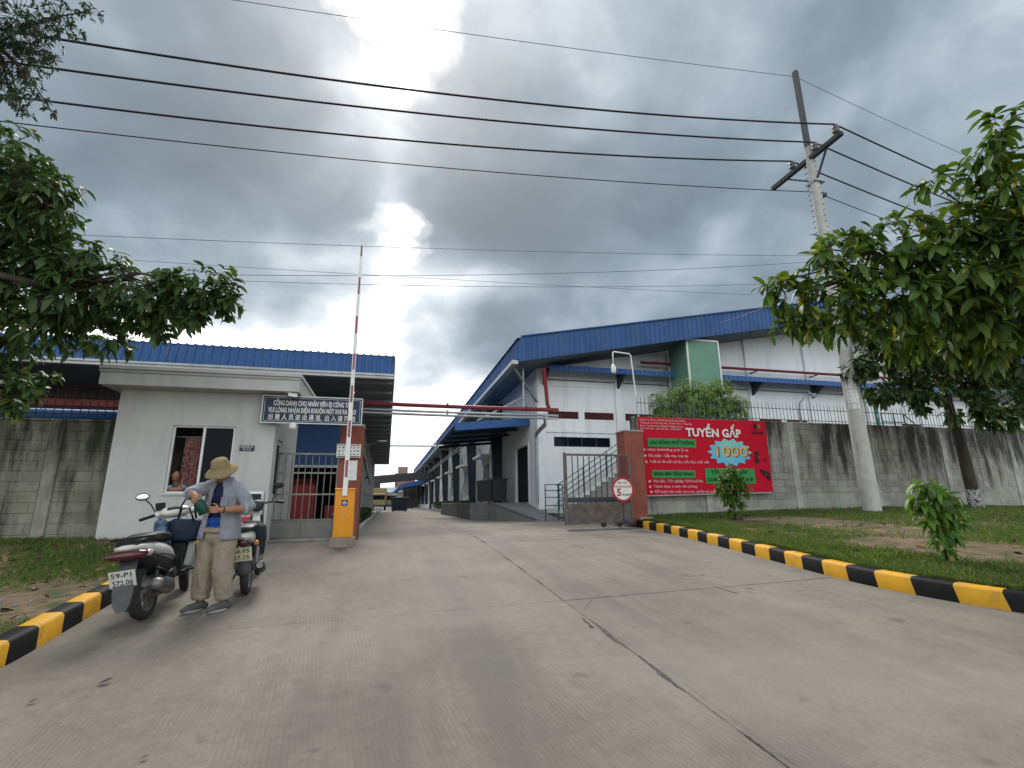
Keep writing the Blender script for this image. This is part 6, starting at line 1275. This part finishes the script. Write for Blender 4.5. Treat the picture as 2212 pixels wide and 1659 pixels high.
def crown_leaves(clusters, tips_per_m2, per_tip, L0, asp, droop, r_=rng, twig=.5, flat=1.):
    B, D, Nn, Ln, T, tw = [], [], [], [], [], []
    for (x, y, z, rad) in clusters:
        nt = max(4, int(tips_per_m2 * rad * rad * 12)); c = np.array([x, y, z])
        for _ in range(nt):
            u = unit(r_.normal(size=3)); u[2] *= flat; rr = rad * (r_.uniform(.25, 1.08) ** .6); tip = c + u * rr; out = unit(u + np.array([0, 0, .25])); tw.append((c + u * rr * .3, tip)); t0 = r_.uniform(0, 1)
            k = r_.integers(per_tip[0], per_tip[1] + 1); ax = unit(np.cross(out, [0.3, .2, 1.])); ay = np.cross(out, ax); ph = r_.uniform(0, 6.28)
            for j in range(k):
                a = ph + j * 2.4; d = unit(out * r_.uniform(.1, .8) + (ax * math.cos(a) + ay * math.sin(a)) * r_.uniform(.6, 1.) + np.array([0, 0, -.25])); b = tip - out * r_.uniform(0, .10) * L0 / .2
                B.append(b); D.append(d); Nn.append(unit(np.array([0, 0, 1.]) + out * .5 + r_.normal(size=3) * .35)); Ln.append(L0 * r_.uniform(.4, 1.25)); T.append((t0 * .55 + r_.uniform(0, .45)) % 1)
    B, D, Nn, Ln, T = map(np.array, (B, D, Nn, Ln, T)); return B, D, Nn, Ln, Ln * asp * rng.uniform(.8, 1.15, len(Ln)), droop * rng.uniform(.4, 1.5, len(Ln)), T, tw
LT = {}
def leaf_template(mt, asp, droop):
    key = (mt.name, asp, round(droop, 2))
    if key not in LT:
        V, Fq = leaf_geo(np.zeros((1, 3)), np.array([[1., 0, 0]]), np.array([[0, 0, 1.]]), np.array([1.]), np.array([asp]), np.array([droop])); me = bpy.data.meshes.new('leaf'); me.from_pydata(V[0].tolist(), [], Fq.tolist()); me.materials.append(mt); me.polygons.foreach_set('use_smooth', [True] * len(me.polygons)); LT[key] = me
    return LT[key]
def tree(name, label, cat, trunk, clusters, limbs, mt, L0, asp, droop, tips, per_tip, n_sep=0, bark=BARK, group=None, flat=1., extra_trunk=None, twig_r=.006):
    root = empty(name, trunk[0][:3], label=label, cat=cat, group=group)
    local(MB().tube([p[:3] for p in trunk], [p[3] for p in trunk], 10).build('trunk', bark, root, smooth=True), root)
    if extra_trunk: local(MB().tube([p[:3] for p in extra_trunk], [p[3] for p in extra_trunk], 10).build('trunk_wash', BARKW, root, smooth=True), root)
    B, D, Nn, Ln, Wd, dr_, T, tw = crown_leaves(clusters, tips, per_tip, L0, asp, droop, flat=flat)
    lm = MB()
    for a, b, r0, r1 in limbs: 
        a = Vector(a); b = Vector(b); md = a.lerp(b, .5) + Vector((0, 0, .12 * (b - a).length)); lm.tube([a, md, b], [r0, (r0 + r1) / 2, r1], 6)
    for a, b in tw: lm.tube([a, b], [twig_r, twig_r * .5], 3, cap=False)
    local(lm.build('limbs', bark, root, smooth=True), root)
    crown = empty('crown'); crown.parent = root; local(crown, root)
    dist = np.linalg.norm(B - np.array(CAM_POS), axis=1)
    if n_sep:
        # those that show largest: leaves inside the camera's view, nearest first
        rel = B - np.array(CAM_POS); kz = rel @ np.array(fw); inside = (np.abs(rel @ np.array(rt2)) / kz < 1.02) & (np.abs(rel @ np.array(up2)) / kz < .77)
        order = np.argsort(np.where(inside, dist / Ln, 1e9))[:n_sep]; sel = np.zeros(len(B), bool); sel[order] = True
        for i in order:
            d = Vector(D[i]).normalized(); s_ = d.cross(Vector(Nn[i])).normalized(); u = s_.cross(d); Mx = Matrix((d, -s_, u)).transposed().to_4x4() @ Matrix.Diagonal((Ln[i], Wd[i] / asp, Wd[i] / asp, 1)); Mx.translation = Vector(B[i])
            o = bpy.data.objects.new('leaf', leaf_template(mt, asp, .15 + .15 * (i % 3))); col.objects.link(o); o.parent = crown; o.matrix_basis = Mx
        rest = ~sel
    else: rest = np.ones(len(B), bool)
    V, Fq = leaf_geo(B[rest], D[rest], Nn[rest], Ln[rest], Wd[rest], dr_[rest]); quads('foliage', V, Fq, T[rest], mt, crown, kind='stuff'); return root
def limbs_to(start, clusters, r0=.05, step=1):
    return [(start, c[:3], r0, .012) for c in clusters[::step]]
CL = [(-6.47, 8.70, 6.31, 0.75), (-5.65, 8.44, 5.67, 0.55), (-5.35, 8.44, 5.39, 0.55), (-5.97, 8.88, 5.08, 0.70), (-6.39, 9.32, 4.59, 0.80), (-5.37, 8.84, 4.64, 0.50), (-5.13, 8.89, 4.20, 0.62), (-4.48, 8.73, 4.19, 0.62), (-3.77, 8.50, 4.00, 0.50), (-3.23, 8.27, 3.96, 0.42), (-2.81, 8.05, 3.98, 0.42), (-2.60, 8.02, 3.91, 0.30), (-3.81, 8.69, 3.68, 0.38), (-4.58, 9.03, 3.50, 0.42), (-5.46, 9.29, 3.77, 0.60), (-6.27, 9.71, 3.77, 0.60), (-3.07, 8.32, 3.60, 0.28), (-4.81, 8.59, 4.69, 0.28), (-3.46, 8.26, 4.24, 0.25), (-6.14, 10.12, 2.83, 0.42), (-6.44, 10.25, 2.59, 0.40), (-7.15, 9.08, 5.45, 1.10), (-7.71, 9.72, 4.31, 1.20) ]
CB = [(6.04, 6.33, 4.25, 0.22), (6.25, 6.31, 4.11, 0.32), (6.13, 6.48, 3.55, 0.22), (6.50, 6.36, 3.66, 0.34), (6.80, 5.82, 4.67, 0.45), (6.68, 6.00, 4.09, 0.50), (7.24, 5.75, 4.53, 0.55), (7.42, 5.87, 3.87, 0.55), (7.17, 6.21, 3.58, 0.38), (7.68, 5.38, 4.71, 0.50), (7.78, 5.53, 4.00, 0.65), (8.37, 5.69, 3.65, 0.50), (8.12, 5.16, 4.33, 0.60), (8.14, 4.82, 4.83, 0.50), (7.64, 4.80, 5.37, 0.26), (8.14, 4.42, 5.57, 0.38), (8.20, 4.22, 5.89, 0.32), (8.55, 4.42, 5.17, 0.55), (8.57, 4.86, 4.23, 0.70), (8.84, 4.51, 4.52, 0.70), (8.79, 5.36, 3.71, 0.60), (9.44, 4.93, 3.90, 0.70), (9.34, 4.26, 5.04, 0.90), (9.01, 5.28, 2.94, 0.16), (10.07, 4.82, 3.76, 0.90), (8.35, 6.17, 3.41, 0.35), (9.04, 6.03, 3.33, 0.40), (9.41, 5.72, 3.34, 0.45), (9.68, 5.40, 3.49, 0.40), (8.42, 5.22, 3.77, 0.50) ]
CA = [(13.78, 10.94, 4.83, 0.70), (14.55, 10.66, 5.21, 0.80), (15.80, 10.71, 5.03, 0.90), (16.95, 10.56, 5.35, 0.90), (14.34, 11.00, 4.03, 0.50), (13.83, 11.19, 3.77, 0.38), (15.14, 10.84, 3.89, 0.60), (16.64, 10.70, 4.22, 0.70), (17.66, 10.55, 4.67, 0.70), (15.03, 10.96, 3.50, 0.30), (16.50, 10.40, 3.45, 0.40), (16.65, 10.46, 3.06, 0.45), (15.74, 10.67, 3.13, 0.28), (17.30, 10.30, 3.05, 0.40), (18.41, 10.40, 3.67, 0.70), (16.63, 10.92, 6.36, 1.20), (18.32, 10.54, 6.20, 1.10), (13.14, 11.20, 4.44, 0.40), (14.09, 10.32, 5.77, 0.60), (15.41, 10.15, 6.39, 0.80), (16.59, 9.83, 6.51, 0.90), (13.33, 10.60, 5.39, 0.45), (14.44, 10.26, 4.80, 0.60), (15.54, 9.80, 5.55, 0.80), (17.21, 9.71, 5.10, 0.80) ]
CC = [(-6.91, 9.11, 9.37, 0.70), (-6.17, 8.93, 9.37, 0.42), (-5.69, 8.78, 9.48, 0.22), (-6.47, 9.13, 8.88, 0.40), (-6.95, 9.30, 8.64, 0.50), (-7.00, 9.46, 8.07, 0.28), (-6.55, 9.36, 8.02, 0.22), (-6.25, 9.36, 7.73, 0.12), (-6.74, 9.49, 7.66, 0.15), (-7.70, 9.43, 8.89, 1.10) ]
CBUSH = [(9.85, 16.07, 4.30, 0.50), (10.83, 15.79, 4.46, 0.66), (11.83, 15.55, 4.45, 0.66), (12.51, 15.46, 4.11, 0.48), (10.04, 16.19, 3.64, 0.60), (11.54, 15.82, 3.62, 0.80)]

hub = (-7.2, 8.8, 4.0)
tree('street_tree', 'dark leafy tree reaching in from the left above the guardhouse', 'tree', [(-9.0, 8.6, -.2, .17), (-8.9, 8.65, 1.5, .15), (-8.3, 8.7, 3, .13), hub + (.1,)], CL, [(hub, (-5.2, 8.75, 4.1), .09, .05), ((-5.2, 8.75, 4.1), (-3.0, 8.4, 4.0), .05, .02), (hub, (-6.0, 8.7, 5.6), .08, .04)] + limbs_to((-5.2, 8.75, 4.1), CL[4:19], .02) + limbs_to(hub, CL[:4], .03) + limbs_to(hub, CL[19:], .03), LEAFD, .18, .48, .45, 16, (5, 8), 290)
hubB = (10.2, 5.1, 3.6)
tree('street_tree', 'big leaved bright green tree leaning in from the right edge', 'tree', [(11.6, 5.0, .05, .16), (11.4, 5.0, 1.6, .14), (10.9, 5.0, 2.8, .12), hubB + (.09,)], CB, [(hubB, (8.2, 5.5, 4.2), .07, .04), ((8.2, 5.5, 4.2), (6.4, 6.1, 4.0), .035, .012), (hubB, (9.2, 4.9, 6.0), .06, .02)] + limbs_to((8.2, 5.5, 4.2), CB[:11], .016) + limbs_to(hubB, CB[11:], .025), LEAFM, .235, .47, .5, 10, (4, 7), 295)
hubA = (17.15, 11.75, 4.9)
tree('street_tree', 'dark tree with lime washed trunk standing against the right block wall', 'tree', [(17.54, 11.8, .3, .20), (17.5, 11.8, 1.0, .165), (17.45, 11.8, 2.2, .15), (17.25, 11.8, 3.9, .13), hubA + (.10,)], CA, limbs_to(hubA, CA, .05), LEAFD, .22, .52, .35, 13, (5, 8), 0, extra_trunk=[(17.545, 11.8, .28, .207), (17.5, 11.8, 1.05, .17)])
tree('street_tree', 'small leaved tree hanging in at the top left corner', 'tree', [(-9.2, 9.5, -.2, .22), (-9.1, 9.4, 4, .18), (-8.6, 9.3, 7.2, .12)], CC, [((-8.6, 9.3, 7.2), (-7.2, 9.2, 8.8), .08, .03)] + limbs_to((-7.2, 9.2, 8.8), CC, .02), LEAFS, .10, .36, .3, 20, (5, 8), 0)
tree('bush', 'feathery light green bush rising behind the wall above the banner', 'bush', [(11, 15.9, 0, .12), (11, 15.9, 2.2, .1), (11, 15.9, 3.0, .06)], [(a, b + .3, c + .05, d * 1.15) for a, b, c, d in CBUSH], limbs_to((11, 15.9, 2.8), CBUSH, .03), LEAFB, .18, .2, .45, 34, (6, 9), 0)
def sapling(label, x, y, h, cl, mt):
    z0 = vergez_r(x, y); C_ = [(x + dx_, y + random.uniform(-.07, .07), z0 + h * t, r_) for dx_, t, r_ in cl]
    tree('sapling', label, 'sapling', [(x, y, z0 - .05, .02), (x + .015, y, z0 + h * .4, .014), (x - .01, y, z0 + h * .8, .007)], C_, [((x, y, z0 + .02 + .1 * i), c[:3], .009, .003) for i, c in enumerate(C_)], mt, .135, .42, .5, 42, (4, 6), 0, group='young saplings on the right verge', twig_r=.003)
sapling('small sapling with reddish leaves in front of the red banner', 8.25, 10.85, 1.15, [(0, .98, .22), (-.14, .85, .25), (.16, .82, .25), (-.26, .66, .2), (.28, .64, .21), (.02, .62, .22), (-.08, .42, .19), (.13, .36, .18), (0, .2, .13)], leafmat('reddish_sapling_leaf', (.035, .08, .02), (.1, .19, .03), (.22, .06, .03)))
sapling('bright green sapling near the striped kerb on the right verge', 6.75, 5.0, 1.02, [(-.13, .93, .15), (-.02, .9, .14), (-.16, .76, .16), (.02, .74, .18), (.14, .62, .19), (.26, .52, .15), (-.08, .54, .15), (.06, .42, .15), (.18, .34, .11), (-.04, .28, .11), (.03, .16, .08)], LEAFY)
# hedges and grass
def hedge(name, label, x0, x1, y0, y1, z0, h, n):
    B = np.stack([rng.uniform(x0, x1, n), rng.uniform(y0, y1, n), z0 + h * np.sqrt(rng.uniform(0, 1, n))], 1); D = unit(rng.normal(size=(n, 3)) + np.array([0, 0, .6])); V, Fq = leaf_geo(B, D, unit(rng.normal(size=(n, 3))), np.full(n, .11), np.full(n, .06), np.full(n, .2)); return quads(name, V, Fq, rng.uniform(0, 1, n), HEDGE, None, label=label, cat='hedge')
hedge('hedge', 'low clipped hedge at the foot of the left warehouse wall', -1.35, -.85, 14.5, 30, .0, .55, 5000)
hedge('hedge', 'low hedge along the foot of the factory side wall', 5.3, 6.2, 36.5, 62, .05, .9, 6000)
kb = MB(); kb.bx(-.83, -.68, 13.5, 54, -.05, .14); kb.build('kerb_warehouse', CONC, None, bevel=.02, kind='structure', label='low plain kerb in front of the warehouse hedge')
kb = MB(); kb.bx(4.7, 4.9, 36.5, 95, -.05, .16); kb.build('kerb_factory', CONC, None, bevel=.02, kind='structure', label='low plain kerb along the factory wall')
for y in (40, 47): MB().prism([(4.9, y, .16), (6.3, y, 1.1), (6.3, y, 1.25), (4.9, y, .3)], (0, 1.2, 0)).build('entrance_slab', WPAINT, None, label='pale sloping entry slab, %s along the factory wall' % ('nearer one' if y == 40 else 'farther one'), cat='ramp')
def grass(name, label, P, sgn, zf, n, depth, ymax, xlim, bare, hs=1.):
    ky = np.linspace(.3, ymax, 200); kxs = np.array([poly_at(P, min(y, P[0][1]), 1, 0) for y in ky])
    gx0, gx1 = (min(kxs), min(xlim, max(kxs) + depth)) if sgn > 0 else (max(-xlim, min(kxs) - depth), max(kxs)); GXs = np.arange(gx0, gx1 + .3, .2); GYs = np.arange(.4, ymax + .3, .2)
    Z = np.array([[zf(x, y) for x in GXs] for y in GYs]); Mk = np.array([[mnoise.noise((x * .55, y * .55, 2.)) + .5 * mnoise.noise((x * 1.7, y * 1.7, 4.)) + bare(x, y) for x in GXs] for y in GYs]); Tn = np.array([[.45 + .5 * mnoise.noise((x * 1.5, y * 1.5, 8)) for x in GXs] for y in GYs])
    def look(A, x, y):
        fx = np.clip((x - GXs[0]) / .2, 0, len(GXs) - 1.001); fy = np.clip((y - GYs[0]) / .2, 0, len(GYs) - 1.001); i = fx.astype(int); j = fy.astype(int); u = fx - i; v = fy - j
        return A[j, i] * (1 - u) * (1 - v) + A[j, i + 1] * u * (1 - v) + A[j + 1, i] * (1 - u) * v + A[j + 1, i + 1] * u * v
    m_ = n * 3; y = rng.uniform(.8, ymax, m_); x = np.interp(y, ky, kxs) + sgn * (.2 + rng.uniform(0, 1, m_) ** 1.5 * depth); ok = (np.abs(x) < xlim) & (look(Mk, x, y) + rng.uniform(-.3, .3, m_) > 0)
    x, y = x[ok][:n], y[ok][:n]; pts = np.stack([x, y, look(Z, x, y) - .005], 1); tints = (look(Tn, x, y) + rng.uniform(-.25, .3, len(x))) % 1.
    Bp = np.array(pts); N = len(Bp); a = rng.uniform(0, 6.283, N); h = rng.uniform(.02, .07, N) * hs; ln = rng.uniform(.2, .9, N) * h; w = rng.uniform(.003, .007, N)
    dx_, dy_ = np.cos(a), np.sin(a); V = np.zeros((N, 4, 3)); V[:, 0] = Bp + np.stack([-dy_ * w, dx_ * w, 0 * w], 1); V[:, 1] = Bp + np.stack([dy_ * w, -dx_ * w, 0 * w], 1)
    V[:, 2] = Bp + np.stack([dx_ * ln * .4 + dy_ * w * .7, dy_ * ln * .4 - dx_ * w * .7, h * .65], 1); V[:, 3] = Bp + np.stack([dx_ * ln, dy_ * ln, h], 1)
    return quads(name, V, np.array([(0, 1, 2, 3)]), np.array(tints), GRASS, None, label=label, cat='grass', kind='stuff')
def bare_r(x, y):
    d = dist_poly(KR, x, y); return .30 - 1.05 * math.exp(-((d - 2.6) / 1.1) ** 2) * (1 if y < 11.5 else .2) + (.5 if y > 11 else 0) + (.35 if d < .9 else 0)
grass('grass', 'short patchy grass on the right verge', KR, 1, vergez_r, 170000, 13, 13.2, 24, bare_r)
grass('grass', 'short patchy grass on the left verge', KL, -1, vergez_l, 42000, 6, 11.6, 12, lambda x, y: -.22 + (.2 if y > 10.5 else 0))
grass('weeds', 'scattered taller weed tufts on the right verge', KR, 1, vergez_r, 6500, 12, 13.2, 24, lambda x, y: -.62 + 1.1 * max(0, mnoise.noise((x * 2.6, y * 2.6, 11))) + (.25 if y > 12 else 0), 2.1)
grass('weeds', 'scattered taller weed tufts on the left verge', KL, -1, vergez_l, 1300, 6, 11.6, 12, lambda x, y: -.6 + 1.1 * max(0, mnoise.noise((x * 2.6, y * 2.6, 13))) + (.25 if y > 10.8 else 0), 1.7)
# fallen leaves, scraps
LIT = pm('dead_leaf', (.26, .17, .09), (.13, .085, .05), .8, 9, rnd=.3)
def litter(name, label, P, sgn, zf, n, depth, ymax):
    B = [];
    for _ in range(n):
        y = rng.uniform(2, ymax); x = poly_at(P, min(y, P[0][1]), 1, 0) + sgn * (.3 + rng.uniform(0, depth)); B.append((x, y, zf(x, y) + rng.uniform(.01, .035)))
    B = np.array(B); D = unit(rng.normal(size=(n, 3)) * np.array([1, 1, .25])); V, Fq = leaf_geo(B, D, unit(np.array([0, 0, 1.]) + rng.normal(size=(n, 3)) * .4), rng.uniform(.05, .19, n), rng.uniform(.03, .085, n), rng.uniform(-.4, .5, n)); o = quads(name, V, Fq, rng.uniform(0, 1, n), LIT, None, label=label, cat='leaf litter', kind='stuff'); return o
litter('leaf_litter', 'dry brown leaves scattered on the left verge', KL, -1, vergez_l, 420, 4.5, 11.2)
litter('leaf_litter', 'dry brown leaves scattered on the right verge', KR, 1, vergez_r, 300, 9, 12.8)
RUB = pm('pale_rubble', (.4, .39, .37), (.25, .24, .23), .9, 9, rnd=.3)
mb = MB()
for _ in range(110):
    y = rng.uniform(4.2, 6.8); x = poly_at(KL, y, 1, 0) - rng.uniform(.35, 2.2); s_ = rng.uniform(.008, .03); mb.ell((x, y, vergez_l(x, y) + s_ * .3), (s_, s_ * .8, s_ * .6), 6, 4)
mb.build('rubble', RUB, None, kind='stuff', label='small pale stones on the left verge', cat='rubble')
for i, (x, y, s_) in enumerate(((-1.95, 4.55, .05), (-1.2, 3.4, .02), (-2.25, 4.35, .03))):
    V, Fq = leaf_geo(np.array([[x, y, roadz(x, y) + .012]]), np.array([[1., .3, .1]]), np.array([[.1, 0, 1.]]), np.array([s_ * 1.8]), np.array([s_]), np.array([-.2])); quads('fallen_leaf', V, Fq, np.array([.5]), DGREY, None, label=('dark dead leaf lying on the concrete near the left kerb', 'tiny dark scrap on the concrete nearest the camera', 'small dark scrap just left of the dead leaf')[i], cat='leaf')
